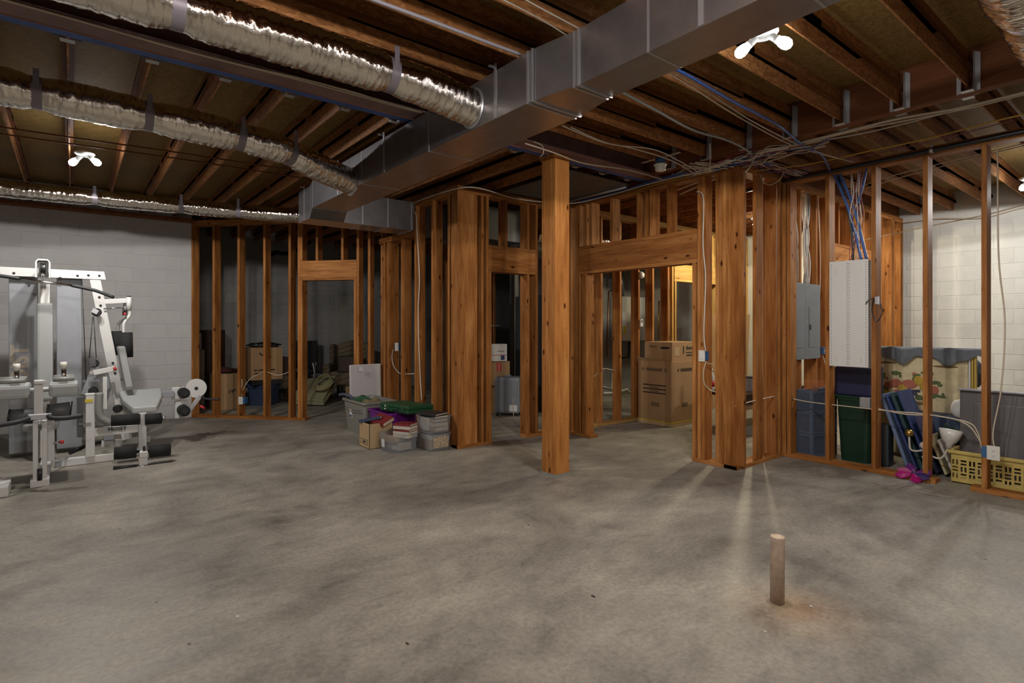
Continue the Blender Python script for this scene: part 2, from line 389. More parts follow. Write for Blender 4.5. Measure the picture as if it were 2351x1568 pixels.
for x in [5.25 + 0.4 * k for k in range(0, 12)]: joist((x, 2.99, ZJ), (x, YB, ZJ))
for k in range(2):
    board('header_beam', (4.825 + 0.045 * k, YF, ZJ + 0.15), (4.825 + 0.045 * k, 3.8, ZJ + 0.15), 0.044, 0.298, LVL, ceiling)
board('header_beam', (4.95, 2.94, ZJ + 0.15), (XR, 2.94, ZJ + 0.15), 0.08, 0.298, LVL, ceiling)
# joist hangers
def hanger(p, dirv, side):
    """p: joist end at its underside; dirv points from the carrier along the joist"""
    p = Vector(p); d = Vector(dirv); s = Vector((-d.y, d.x, 0)); b = MB()
    b.bar(p + d * 0.0 + Vector((0, 0, -0.002)), p + d * 0.05 + Vector((0, 0, -0.002)), 0.066, 0.002)
    for k in (-1, 1):
        a = p + s * (k * 0.0325)
        b.prism([a + Vector((0, 0, -0.002)), a + d * 0.05 + Vector((0, 0, -0.002)), a + d * 0.045 + Vector((0, 0, 0.03)), a + d * 0.03 + Vector((0, 0, 0.27)), a + Vector((0, 0, 0.27))], s * 0.002)
        b.prism([a, a + s * (k * 0.032), a + s * (k * 0.032) + Vector((0, 0, 0.25)), a + Vector((0, 0, 0.27))], d * 0.002)
    b.build('joist_hanger', GALV2, ceiling)
for y in NEAR_Y[1:]: hanger((4.798, y, ZJ), (-1, 0, 0), 1)
for y in [0.24 + 0.4 * k for k in range(0, 7)]: hanger((4.895, y, ZJ), (1, 0, 0), 1)
for x in FAR_X[4:]: hanger((x, 3.945, ZJ), (0, 1, 0), 1)
# small printed grade stamps on the nearest webs
for y, xs in ((NEAR_Y[8], (0.75, 1.35, 1.8)), (NEAR_Y[9], (0.6, 1.15, 1.7)), (NEAR_Y[7], (1.0, 1.6))):
    for i, x in enumerate(xs):
        text_mesh('grade_stamp', ('PRI', 'APA', 'PRI')[i % 3], 0.035 if i % 3 else 0.05, (x, y - 0.0062, ZJ + 0.16), (1, 0, 0), (0, 0, 1), INK, ceiling)

# ---- steel beam
sb = empty('steel_beam', (0, 3.87, ZJ), 'long steel beam with blue underside crossing above the free post', 'beam')
b = MB(); b.box((XL, 3.842, 3.012), (5.0, 3.925, 3.024)); b.build('painted_flange', STEEL_BLUE, sb)
b = MB(); b.box((XL, 3.66, 3.012), (5.0, 3.838, 3.024)); b.build('bottom_flange', STEEL_RED, sb)
b = MB(); b.box((XL, 3.8375, 3.008), (5.0, 3.8425, 3.024)); b.build('flange_edge', mat('rust_edge', (0.36, 0.13, 0.06), 0.6), sb)
b = MB(); b.box((XL, 3.775, 3.024), (5.0, 3.805, 3.30)); b.build('web', STEEL_RED, sb)
b = MB(); b.box((XL, 3.68, 3.295), (5.0, 3.92, 3.31)); b.build('top_flange', STEEL_RED, sb)

# ---- stud walls
SW, SD = 0.038, 0.140
class Frame:
    def __init__(s, name, p0, d, n, m=None):
        s.m = m or STUD
        s.p0 = Vector((*p0, 0)); s.d = Vector((*d, 0)).normalized(); s.n = Vector((*n, 0)).normalized()   # n: into the wall, away from the viewer
        s.r = empty(name, s.p0, kind='structure')
    def pt(s, t, z, dep=SD / 2): return s.p0 + s.d * t + s.n * dep + Vector((0, 0, z))
    def stud(s, t, z0=0.038, z1=2.934, name='stud', m=None, dep=SD / 2):
        return board(name, s.pt(t, z0, dep), s.pt(t, z1, dep), SW, SD, m or s.m, s.r, up=s.n)
    def turned(s, t, z0=0.038, z1=2.934, dep=SW / 2):        # a stud whose wide face shows
        return board('stud', s.pt(t, z0, dep), s.pt(t, z1, dep), SD, SW, STUD, s.r, up=s.n)
    def plate(s, t0, t1, z, name='sole_plate'):
        return board(name, s.pt(t0, z + SW / 2), s.pt(t1, z + SW / 2), SD, SW, s.m, s.r)
    def top(s, t0, t1, z=2.934):
        s.plate(t0, t1, z, 'top_plate'); s.plate(t0, t1, z + SW, 'top_plate')
    def header(s, t0, t1, z0, z1):
        s.plate(t0, t1, z0, 'header_plate'); s.plate(t0, t1, z1 - SW, 'header_plate')
        for k in (0.019, 0.121):
            board('header', s.pt(t0, (z0 + z1) / 2, k), s.pt(t1, (z0 + z1) / 2, k), SW, z1 - z0 - 2 * SW - 0.002, s.m, s.r)
    def at(s, px):
        d = ray(px, CY); den = d.x * s.d.y - d.y * s.d.x
        return (s.p0.y * d.x - s.p0.x * d.y) / -den
# diagonal wall (storage room, left)
A = Frame('wall_diagonal', (1.431, 9.673), (1.23, -1.37), (1.37, 1.23))
A.plate(-0.02, 1.875, 0); A.plate(2.66, 3.16, 0); A.top(-0.02, 3.2)
for t in (0.0, 0.372, 0.792, 1.218, 1.630): A.stud(t)
A.stud(1.778); A.stud(1.817, 0.038, 2.07); A.stud(1.817, 2.36)
A.header(1.800, 2.70, 2.07, 2.36)
for t in (2.065, 2.465): A.stud(t, 2.36, name='cripple_stud')
A.stud(2.663, 0.038, 2.07); A.stud(2.705); A.stud(2.88); A.stud(3.075)
# side wall of the storage room, running towards the viewer
B = Frame('wall_storage', (3.43, 7.36), (0, -1), (1, 0))
B.plate(0.0, 2.04, 0); B.top(1.01, 2.04); B.plate(0.0, 1.05, 2.60, 'top_plate'); B.plate(0.0, 1.05, 2.562, 'top_plate')
for y, z in ((7.20, 2.56), (7.08, 2.56), (6.675, 2.56)): B.stud(7.36 - y, 0.038, z)
for y in (6.30, 5.875, 5.50): B.stud(7.36 - y)
# closet front
Cw = Frame('wall_closet', (3.43, 5.30), (1, 0), (0, 1))
Cw.plate(0, 0.49, 0); Cw.plate(1.03, 2.2, 0); Cw.top(0, 1.62)
for t in (0.019, 0.058, 0.097): Cw.stud(t)
Cw.turned(0.165); Cw.stud(0.25); Cw.stud(0.345)
Cw.stud(0.418); Cw.stud(0.458, 0.038, 2.05)
Cw.header(0.44, 1.17, 2.05, 2.365)
Cw.stud(0.70, 2.365, name='cripple_stud'); Cw.stud(1.05, 0.038, 2.05); Cw.stud(1.05, 2.365, name='cripple_stud'); Cw.stud(1.19)
# wall with the wide opening
D = Frame('wall_opening', (5.05, 5.30), (0, -1), (1, 0))
D.plate(0, 0.52, 0); D.plate(1.965, 2.46, 0); D.top(0, 2.46)
for t in (0.15, 0.275): D.stud(t)
D.stud(0.318); D.stud(0.39, 0.038, 2.06); D.stud(0.43, 0.038, 2.06)
D.header(0.30, 2.02, 2.06, 2.41)
for y in (4.86, 4.77, 4.44, 4.04, 3.93, 3.86, 3.63): D.stud(5.30 - y, 2.41, name='cripple_stud')
D.stud(1.985, 0.038, 2.06); D.stud(2.045); D.stud(2.09)
for t in (2.25, 2.29, 2.33, 2.37): D.stud(t)
D.turned(2.43, dep=0.07)
# jog and long wall past the utility room
Ew = Frame('wall_jog', (5.05, 2.84), (1, 0), (0, 1))
Ew.plate(0.0, 2.0, 0); Ew.plate(2.9, 4.72, 0); Ew.top(0.0, 4.72)
for t in (0.10, 0.155): Ew.stud(t)
Ew.turned(0.46, dep=0.03); Ew.stud(0.80); Ew.stud(0.88)
for t in (0.98, 1.36, 1.77, 2.02): Ew.stud(t)
Ew.stud(2.06, 0.038, 2.10); Ew.stud(2.10)
Ew.header(2.04, 3.45, 2.10, 2.42)
for t in (2.4, 2.8, 3.2): Ew.stud(t, 2.42, name='cripple_stud')
for t in (3.40, 3.47, 3.85, 4.25, 4.33, 4.62, 4.70): Ew.stud(t)
# right partition
G = Frame('wall_partition', (6.0, 2.86), (0, -1), (1, 0))
G.plate(0.0, 1.36, 0); G.plate(1.60, 4.2, 0); G.top(-0.02, 4.2)
for y in (2.835, 2.785, 2.40, 1.985, 1.575, 1.165, 0.76): G.stud(2.86 - y)
# inner wall behind the utility room, on the line of the closet front
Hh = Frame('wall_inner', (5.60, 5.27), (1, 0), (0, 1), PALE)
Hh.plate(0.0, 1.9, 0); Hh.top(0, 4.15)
for x in (5.80, 6.20, 6.615, 6.955, 7.34): Hh.stud(x - 5.6, m=STUD)
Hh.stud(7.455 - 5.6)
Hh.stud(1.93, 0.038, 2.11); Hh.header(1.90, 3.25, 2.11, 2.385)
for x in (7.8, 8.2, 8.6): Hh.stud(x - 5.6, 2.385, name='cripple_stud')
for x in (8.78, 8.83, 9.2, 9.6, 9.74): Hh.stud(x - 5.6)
# closet back wall
K = Frame('wall_closet_back', (3.6, 7.7), (1, 0), (0, 1))
K.plate(0.0, 2.2, 0); K.top(0, 2.2)
for t in (0.3, 0.75, 1.22, 1.62, 2.02, 2.14): K.stud(t)

# ---- free-standing built-up post
sp = empty('support_post', (3.60, 3.86, 0), 'free standing built-up wooden post in the middle of the floor', 'post')
for k in range(4):
    y = 3.787 + 0.0475 * k
    board('post_board', (3.60, y, 0.022), (3.60, y, 2.975), 0.0455, 0.185 if k % 2 else 0.182, POST, sp, up=(1, 0, 0), bevel=0.004)
b = MB(); b.box((3.495, 3.755, 2.975), (3.705, 3.965, 3.01)); b.build('cap_block', POST, sp)
b = MB(); b.box((3.500, 3.757, 0), (3.700, 3.963, 0.022)); b.build('base_plate', GREYC, sp)
# ================================================================== lamps
def emit(name, col, s):
    m, nt, b = nodes_of(name); b.inputs['Base Color'].default_value = (0.8, 0.8, 0.8, 1)
    b.inputs['Emission Color'].default_value = (*col, 1); b.inputs['Emission Strength'].default_value = s; return m
BULB = emit('lit_bulb', (0.92, 0.97, 1.0), 60)
def ceiling_lamp(loc, dirs, watt, label, col=(1.0, 0.96, 0.915), z=ZJ - 0.004, bare=False):
    x, y = loc
    r = empty('ceiling_lamp', (x, y, z), label, 'lamp', 'twin bulb ceiling lamps')
    b = MB(); b.lathe((x, y, z), [(0.075, 0), (0.078, -0.012), (0.06, -0.03), (0.03, -0.036)], 20); b.build('base', IVORY, r)
    for dx, dy in dirs:
        d = Vector((dx, dy, -0.75)).normalized(); p = Vector((x, y, z - 0.03)) + Vector((dx, dy, 0)).normalized() * 0.03
        b = MB(); b.lathe(p, [(0.017, 0), (0.019, 0.035), (0.022, 0.05)], 14, d); b.build('socket', IVORY, r)
        b = MB(); b.lathe(p + d * 0.05, [(0.018, 0), (0.027, 0.025), (0.031, 0.048), (0.026, 0.070), (0.012, 0.082), (0.0, 0.085)], 16, d); b.build('bulb', BULB, r)
        l = bpy.data.lights.new('bulb_light', 'POINT' if bare else 'SPOT'); l.energy = watt / len(dirs); l.shadow_soft_size = 0.036; l.color = col
        if not bare: l.spot_size = math.radians(178); l.spot_blend = 0.03
        o = bpy.data.objects.new('bulb_light', l); o.location = p + d * 0.19 - Vector((x, y, z)); o.rotation_euler = Vector((dx * 0.12, dy * 0.12, -1)).to_track_quat('-Z', 'Y').to_euler(); link(o, r)
L1 = atZ(1752, 108, 2.92); L2 = atZ(195, 372, 2.92); L3 = atZ(2362, 425, 2.92); L4 = atZ(1735, 512, 2.92)
def two(a): return [(math.cos(a), math.sin(a)), (-math.cos(a), -math.sin(a))]
ceiling_lamp((L1.x, L1.y), two(-1.1), LAMP_W['near'], 'lit twin bulb lamp beside the big square duct')
ceiling_lamp((L2.x, L2.y), two(-0.65), LAMP_W['gym'], 'lit twin bulb lamp above the exercise machine')
ceiling_lamp((L3.x, L3.y), two(0.6), LAMP_W['storage'], 'lit lamp over the right storage room near the white block wall')
ceiling_lamp((L4.x, L4.y), two(0.6), LAMP_W['utility'], 'lit lamp far back in the utility room behind the corner posts', (1.0, 0.86, 0.56))
ceiling_lamp((-0.3, 1.0), two(0.5), LAMP_W['entry'], 'lit twin bulb lamp over the near floor', bare=True)
ceiling_lamp((1.2, -1.8), two(0.5), LAMP_W['stairs'], 'lit twin bulb lamp behind the viewer', bare=True)

# ================================================================== sheet metal trunk duct
ZB, ZT = 2.69, 2.985
td = empty('trunk_duct', (2.2, 3.0, ZB), 'large square galvanized sheet metal duct under the joists', 'duct')
def duct_seg(y0, y1, xa0, xb0, xa1, xb1, zb0=ZB, zb1=ZB, zt0=ZT, zt1=ZT, name='duct_section'):
    b = MB(); v = [(xa0, y0, zb0), (xb0, y0, zb0), (xb0, y0, zt0), (xa0, y0, zt0), (xa1, y1, zb1), (xb1, y1, zb1), (xb1, y1, zt1), (xa1, y1, zt1)]
    v = [b.bm.verts.new(p) for p in v]
    for q in ((0, 1, 2, 3), (7, 6, 5, 4), (0, 4, 5, 1), (1, 5, 6, 2), (2, 6, 7, 3), (3, 7, 4, 0)): b.bm.faces.new([v[i] for i in q])
    return b.build(name, GALV, td)
def seam(y, xa, xb, w=0.022, o=0.006, zb=ZB, zt=ZT):
    b = MB()
    b.box((xa - o, y - w / 2, zb - o), (xb - 0.004, y + w / 2, zb)); b.box((xa - o, y - w / 2, zb), (xa, y + w / 2, zt)); b.box((xb, y - w / 2, zb), (xb + 0.001, y + w / 2, zt))
    b.build('drive_seam', GALV2, td)
duct_seg(-2.5, 0.95, 2.10, 2.36, 2.10, 2.36); duct_seg(0.95, 2.07, 2.10, 2.36, 2.10, 2.36)
duct_seg(2.07, 2.40, 2.10, 2.36, 2.045, 2.43, name='reducer')
duct_seg(2.40, 3.55, 2.045, 2.43, 2.045, 2.43); duct_seg(3.55, 4.75, 2.045, 2.43, 2.045, 2.43); duct_seg(4.75, 6.05, 2.045, 2.43, 2.045, 2.43)
duct_seg(6.05, 6.32, 2.045, 2.43, 2.10, 2.50, ZB, 2.62, name='drop_section')
b = MB(); b.box((2.10, 6.32, 2.62), (3.9, 6.70, 2.985)); b.build('cross_duct', GALV, td)
for x in (2.72, 3.05, 3.38):
    b = MB(); b.box((x, 6.314, 2.614), (x + 0.02, 6.32, 2.985)); b.box((x, 6.314, 2.614), (x + 0.02, 6.70, 2.62)); b.build('drive_seam', GALV2, td)
for y in (0.95, 1.62): seam(y, 2.10, 2.36, 0.012, 0.003)
for y in (2.07, 2.10): seam(y, 2.10, 2.36, 0.016, 0.008)
for y in (2.38, 2.42): seam(y, 2.045, 2.43, 0.016, 0.008)
for y in (3.55, 4.75, 6.05): seam(y, 2.045, 2.43, 0.012, 0.003)
for y, xa in ((1.33, 2.10), (2.72, 2.045), (4.28, 2.045), (5.30, 2.045), (6.48, 2.10)):
    b = MB(); b.box((xa - 0.004, y, (2.62 if y > 6 else ZB) + 0.005), (xa - 0.0005, y + 0.026, 3.03)); b.box((xa - 0.05, y, 3.002), (xa - 0.001, y + 0.026, 3.006)); b.build('hanger_strap', GALV2, td)

# ================================================================== insulated flexible ducts
def flex(name, path, R, straps, label, seedv, wr=0.055, n_per_m=130, collar=None):
    rnd = random.Random(seedv)
    pts = catmull([Vector(p) for p in path], 40); L = [0]
    for a, c in zip(pts, pts[1:]): L.append(L[-1] + (c - a).length)
    tot = L[-1]; n = int(tot * n_per_m); res = []; j = 0
    for i in range(n + 1):
        s = tot * i / n
        while j < len(L) - 2 and L[j + 1] < s: j += 1
        k = (s - L[j]) / max(L[j + 1] - L[j], 1e-9); res.append(pts[j].lerp(pts[j + 1], k))
    root = empty(name, (path[0][0], path[0][1], path[0][2] - R), label, 'duct', 'foil wrapped flexible ducts')
    b = MB(); seg = 36; rings = []; prev = None; ph = [rnd.uniform(0, 6.28) for _ in range(8)]
    for i, p in enumerate(res):
        s = tot * i / n; t = (res[min(i + 1, n)] - res[max(i - 1, 0)]).normalized()
        if prev is None: x = Vector((0, 0, 1)).cross(t).normalized()
        else: x = (prev - t * prev.dot(t)).normalized()
        prev = x; y = t.cross(x); ring = []
        pinch = 1.0
        for q in straps: pinch -= 0.17 * math.exp(-((s - q) / 0.07) ** 2)
        for k in range(seg):
            a = 2 * math.pi * k / seg
            ca, sa = math.cos(a), math.sin(a)
            w = 0.9 * noise.noise(Vector((s * 34, ca * 1.1 + seedv * 7, sa * 1.1))) + 0.75 * noise.noise(Vector((s * 75, ca * 2.2, sa * 2.2 + seedv * 3))) + 0.5 * noise.noise(Vector((s * 12, ca * 3, sa * 3 + seedv))) + rnd.uniform(-0.10, 0.10)
            rr = R * pinch * (1 + wr * w * (1.0 if pinch > 0.9 else 0.4))
            ring.append(b.bm.verts.new(p + (x * math.cos(a) + y * math.sin(a)) * rr))
        rings.append(ring)
    for i in range(n):
        for k in range(seg):
            f = b.bm.faces.new((rings[i][k], rings[i][(k + 1) % seg], rings[i + 1][(k + 1) % seg], rings[i + 1][k])); f.smooth = True
    b.build('foil_jacket', FOIL, root)
    for q in straps:
        i = int(q / tot * n); p = res[i]; t = (res[min(i + 1, n)] - res[i - 1]).normalized(); x = Vector((0, 0, 1)).cross(t).normalized(); y = t.cross(x)
        b = MB(); w = 0.028; rr = R * 0.865
        a0 = [b.bm.verts.new(p - t * w + (x * math.cos(2 * math.pi * k / 32) + y * math.sin(2 * math.pi * k / 32)) * rr) for k in range(32)]
        a1 = [b.bm.verts.new(p + t * w + (x * math.cos(2 * math.pi * k / 32) + y * math.sin(2 * math.pi * k / 32)) * rr) for k in range(32)]
        for k in range(32):
            f = b.bm.faces.new((a0[k], a0[(k + 1) % 32], a1[(k + 1) % 32], a1[k])); f.smooth = True
        e = p - x * rr * 0.98; b.bar(e, Vector((e.x, e.y, max(ZJ - 0.002, e.z + 0.02))), 0.03, 0.002, up=x)
        b.build('strap', TAPE, root)
    if collar:
        c0, axis, r2 = collar; b = MB(); b.lathe(c0, [(r2 + 0.025, 0), (r2 + 0.025, 0.004), (r2, 0.005), (r2, 0.05)], 28, axis); b.build('collar', GALV2, root)
    return root
flex('flexible_duct', [(-1.6, 2.97, 2.885), (0.0, 2.97, 2.885), (1.0, 2.97, 2.885), (1.62, 2.97, 2.87), (1.9, 2.98, 2.845), (2.04, 2.985, 2.83)], 0.116,
     [1.98, 3.05], 'thick foil wrapped flexible duct nearest the camera, crossing the top left', 1, collar=((2.044, 2.985, 2.83), (-1, 0, 0), 0.105))
flex('flexible_duct', [(-1.2, 4.62, 2.885), (0.0, 4.62, 2.885), (0.9, 4.66, 2.875), (1.35, 4.72, 2.85), (1.72, 4.86, 2.79), (2.04, 4.98, 2.755)], 0.117,
     [1.03, 1.62, 2.22, 2.62], 'foil wrapped flexible duct second from the camera, below the blue beam', 2, collar=((2.044, 4.98, 2.755), (-1, 0, 0), 0.105))
flex('flexible_duct', [(-2.2, 8.18, 2.89), (-0.6, 8.10, 2.89), (0.5, 7.98, 2.885), (1.4, 7.78, 2.87), (2.1, 7.45, 2.84), (2.45, 6.95, 2.80), (2.5, 6.72, 2.79)], 0.095,
     [2.42, 3.28, 3.92], 'foil wrapped flexible duct farthest back, close to the grey block wall', 3)
flex('flexible_duct', [(2.55, 0.46, 2.85), (3.2, 0.47, 2.84), (4.2, 0.47, 2.85), (5.6, 0.47, 2.85)], 0.145, [0.78], 'foil wrapped flexible duct cut off by the top right corner', 4)
flex('flexible_duct', [(5.6, 6.45, 2.80), (6.6, 6.2, 2.78), (7.6, 5.95, 2.72), (8.6, 5.72, 2.68), (9.6, 5.68, 2.66)], 0.13, [1.0, 2.2], 'shiny flexible duct far back above the utility room header', 5)
b = MB(); b.box((3.9, 5.9, 2.55), (4.9, 6.7, 2.98)); tag(b.build('return_plenum', DULL), 'dull sheet metal box duct above the closet door', 'duct')
b = MB(); b.box((4.0, 4.05, 2.996), (4.95, 5.2, 3.006)); o = b.build('panned_return', DULL); tag(o, 'flat sheet metal panel on the ceiling behind the free post', 'duct')
b = MB(); b.tube([(4.93, 4.1, 2.985), (4.93, 5.0, 2.985)], 0.018, 8); b.build('edge_fold', GALV2, o)

# ================================================================== heat detector
p = atZ(1516, 386, 2.93); hd = empty('heat_detector', (p.x, p.y, 2.90), 'round cream detector below a blue box on the ceiling', 'detector')
b = MB(); b.lathe((p.x, p.y, 2.90), [(0.0, 0), (0.042, 0.002), (0.050, 0.012), (0.050, 0.05), (0.064, 0.055), (0.064, 0.066), (0.0, 0.067)], 24); b.build('dome', PLATE, hd)
b = MB(); b.lathe((p.x, p.y, 2.967), [(0.048, 0), (0.048, 0.06)], 20); b.build('box', BLUEBOX, hd)
b = MB(); b.box((p.x - 0.018, p.y - 0.22, 3.027), (p.x + 0.018, p.y + 0.22, 3.032)); b.build('hanger_bar', GALV2, hd)

# ================================================================== cables
def plas_c(n, c): return mat(n, c, 0.5)
def hue(m): return m.name.split('_')[0]
def cable(pts, r, m, label, group=None, smooth=6, name='cable', seg=6):
    b = MB(); b.tube(pts, r, seg, smooth); o = b.build(name, m); tag(o, label, 'cable', group); return o
def PX(*q): return [atX(a, c, X) for a, c, X in q]
def PY(*q): return [atY(a, c, Y) for a, c, Y in q]
def PZ(*q): return [atZ(a, c, Z) for a, c, Z in q]
ZC = 2.995
# along the header beam
cable(PZ((1545, 440, 2.93), (1650, 398, 2.97), (1745, 352, ZC), (1850, 325, ZC), (1950, 300, ZC), (2060, 273, ZC), (2200, 248, ZC), (2351, 212, ZC), (2420, 196, ZC)), 0.009, CREAM, 'upper of the thick cream cables clipped along the header beam')
cable(PZ((1560, 446, 2.93), (1660, 402, 2.97), (1740, 362, ZC), (1840, 332, ZC), (1960, 300, ZC), (2100, 272, ZC), (2230, 246, ZC), (2351, 216, ZC), (2420, 200, ZC)), 0.009, CREAM, 'lower of the thick cream cables clipped along the header beam')
cable(PZ((1800, 345, ZC), (1870, 326, ZC), (1980, 306, ZC), (2090, 280, ZC), (2240, 240, ZC)), 0.006, WHITEC, 'thin white cable between the cream cables on the header beam')
# black pipe and strings on the long right wall plate
o = cable([(5.965, y, z) for y, z in ((3.25, 2.93), (2.9, 2.955), (2.3, 2.96), (1.7, 2.962), (1.1, 2.966), (0.4, 2.97))], 0.019, BLACK, 'thick black hose along the top of the right stud wall', name='hose', seg=10)
p = Vector((5.965, 1.52, 2.965)); b = MB(); b.tube([p + Vector((0, -0.015, 0)), p + Vector((0, 0.015, 0))], 0.026, 12); b.bar(p + Vector((0, 0, 0.02)), p + Vector((0, 0, 0.05)), 0.02, 0.004); b.build('clamp', GALV2, o)
cable(PZ((1700, 395, 2.97), (1850, 378, 2.98), (1990, 348, 2.985), (2130, 318, 2.985), (2300, 274, 2.985), (2400, 254, 2.985)), 0.006, YELC, 'long yellow cable running above the black hose')
cable(PZ((1720, 402, 2.96), (1860, 382, 2.97), (2000, 355, 2.98), (2150, 322, 2.98), (2330, 275, 2.98)), 0.004, REDC, 'thin maroon cable under the yellow cable')
cable([(7.2, 2.7, 2.99), (6.75, 2.1, 2.98), (6.6, 1.6, 2.985), (6.5, 1.2, 2.985), (6.4, 0.7, 2.99)], 0.005, WHITEC, 'slack white cable under the joists of the right storage room')
cable([(7.3, 2.7, 2.985), (6.9, 2.1, 2.975), (6.7, 1.6, 2.98), (6.55, 1.1, 2.985), (6.45, 0.6, 2.99)], 0.005, CREAM, 'cream cable beside the slack white cable in the storage room')
cable(PX((1935, 562, 8.0), (2000, 548, 8.0), (2120, 522, 7.8), (2260, 494, 7.6), (2351, 470, 7.4)), 0.006, CREAM, 'lone cream cable stretched behind the tall right studs')
cable([(9.6, 2.75, 2.93), (9.72, 2.4, 2.94), (9.74, 1.9, 2.88), (9.76, 1.5, 2.95), (9.76, 0.8, 2.985)], 0.007, CREAM, 'drooping cream cable on top of the white block wall')
# blue and grey runs under the near joists
cable(PZ((1545, 155, ZC), (1600, 185, 2.99), (1680, 232, 2.985), (1740, 262, 2.98), (1790, 290, 2.985), (1845, 335, 2.98), (1890, 360, 2.98), (1915, 420, 2.95)), 0.011, BLUEC, 'blue cable bundle sagging from the square duct to the panel')
cable(PZ((1535, 168, ZC), (1600, 208, 2.99), (1690, 265, 2.985), (1800, 325, 2.985), (1870, 350, 2.98), (1960, 372, 2.96)), 0.005, CREAM, 'thin cream cable below the sagging blue bundle')
cable(PZ((1545, 165, ZC), (1630, 215, 2.99), (1730, 280, 2.98), (1840, 335, 2.98), (1930, 365, 2.97)), 0.004, WHITEC, 'thin white cable beside the sagging blue bundle')
cable(PZ((1425, 210, 2.99), (1500, 250, 2.98), (1590, 298, 2.985), (1670, 322, 2.98), (1722, 350, 2.97), (1728, 372, 2.95), (1710, 395, 2.93)), 0.010, GREYC, 'grey conduit cable curling down above the corner post')
cable(PZ((1290, 288, 3.0), (1380, 325, 2.98), (1450, 340, 2.975), (1540, 368, 2.97), (1600, 402, 2.95)), 0.006, CREAM, 'cream cable from the square duct towards the corner post')
cable(PZ((1310, 292, 3.0), (1400, 330, 2.98), (1500, 343, 2.98), (1560, 370, 2.97), (1612, 400, 2.95)), 0.005, WHITEC, 'white cable beside the cream cable above the detector')
cable(PZ((1205, 329, 2.99), (1270, 350, 2.97), (1340, 375, 2.965), (1430, 388, 2.965), (1480, 400, 2.96), (1520, 412, 2.95)), 0.006, CREAM, 'cream cable crossing just behind the free post top')
cable(PZ((1225, 325, 3.0), (1245, 335, 2.99), (1247, 352, 2.95), (1240, 360, 2.93)), 0.004, CREAM, 'short looped cream cable end at the free post top')
cable([(-3.0, 3.62, 2.992), (-0.5, 3.62, 2.992), (0.6, 3.63, 2.985), (1.3, 3.60, 2.995), (2.03, 3.62, 2.99)], 0.006, CREAM, 'front cream cable stapled along the steel beam')
cable([(-3.0, 3.66, 2.998), (-0.3, 3.64, 2.998), (0.5, 3.66, 2.995), (1.2, 3.64, 2.998), (2.03, 3.65, 2.998)], 0.006, CREAM, 'rear cream cable stapled along the steel beam')
cable(PZ((-60, 282, 3.0), (160, 315, 3.0), (420, 352, 3.0), (728, 400, 3.0)), 0.007, JOIST, 'upper brown cable crossing under the far joists')
cable(PZ((-60, 298, 3.0), (160, 330, 3.0), (420, 366, 3.0), (728, 414, 3.0)), 0.007, JOIST, 'lower brown cable crossing under the far joists')
cable(PZ((800, -25, 3.0), (864, 2, 3.0), (1000, 52, 3.0), (1100, 90, 3.0), (1195, 125, 3.0)), 0.010, plas_c('lilac_conduit', (0.40, 0.37, 0.42)), 'pale lilac conduit along a near joist left of the square duct')
cable(PZ((1135, -10, 3.0), (1200, 22, 3.0), (1260, 55, 3.0), (1302, 82, 3.0)), 0.004, WHITEC, 'left thin white wire under the near joists')
cable(PZ((1190, -10, 3.0), (1240, 18, 3.0), (1300, 50, 3.0), (1332, 68, 3.0)), 0.004, WHITEC, 'right thin white wire under the near joists')
# over the top plates from the storage wall to the corner post
def over(dz, r, m, label, sag=0.0, grp=None):
    cable(PZ((940, 470, 2.96 + dz), (985, 452, 2.97 + dz), (1050, 433, 2.975 + dz - sag), (1100, 432, 2.975 + dz), (1180, 455, 2.965 + dz - sag), (1250, 464, 2.96 + dz), (1320, 466, 2.96 + dz - sag), (1400, 448, 2.96 + dz), (1480, 425, 2.962 + dz), (1560, 405, 2.962 + dz), (1640, 392, 2.965 + dz)), r, m, label, grp)
over(0.000, 0.008, CREAM, 'front cream cable over the closet wall and free post line')
over(-0.012, 0.006, WHITEC, 'white cable just below the front cream cable over the closet', 0.01)
over(0.014, 0.009, BLACK, 'black cable in the bundle passing over the closet wall')
cable(PZ((1330, 463, 2.968), (1420, 440, 2.968), (1500, 415, 2.97), (1570, 398, 2.97), (1640, 388, 2.97), (1720, 372, 2.975)), 0.010, BLUEC, 'blue cable bundle along the top of the wide opening')
cable(PZ((1340, 468, 2.955), (1430, 446, 2.955), (1520, 420, 2.955), (1600, 402, 2.955), (1680, 388, 2.96)), 0.006, YELC, 'dull yellow cable along the top of the wide opening')
cable(PX((948, 486, 3.40), (955, 492, 3.40), (958, 540, 3.42), (963, 640, 3.42), (960, 720, 3.42), (964, 850, 3.42), (968, 920, 3.42)), 0.006, WHITEC, 'white cable hanging down the storage wall above the green case')
rnd = random.Random(7)
for i in range(22):       # tangle above the corner posts
    y0 = rnd.uniform(2.45, 3.15); x0 = rnd.uniform(4.85, 5.15)
    pts = [Vector((x0 + rnd.uniform(-.06, .06) + k * rnd.uniform(-.02, .02), y0 + 0.45 - 0.19 * k + rnd.uniform(-.05, .05), 2.952 + rnd.uniform(-0.0, 0.05))) for k in range(6)]
    cable(pts, rnd.choice((0.004, 0.005, 0.007)), (m_ := rnd.choice((WHITEC, CREAM, CREAM, BLUEC, REDC, GREYC))), 'thin %s cable in the tangle above the corner posts' % hue(m_), 'tangled cables above the corner posts', 5)
for i in range(16):       # tangle over the jog
    y0 = rnd.uniform(2.66, 2.82)
    pts = [Vector((5.0 + 0.24 * k + rnd.uniform(-.05, .05), y0 - 0.02 * k + rnd.uniform(-.05, .05), 2.962 + rnd.uniform(-0.0, 0.04))) for k in range(6)]
    cable(pts, rnd.choice((0.004, 0.005, 0.006)), (m_ := rnd.choice((WHITEC, CREAM, BLUEC, REDC, GREYC))), 'thin %s cable strung over the short wall beside the corner' % hue(m_), 'cables over the short jog wall', 5)
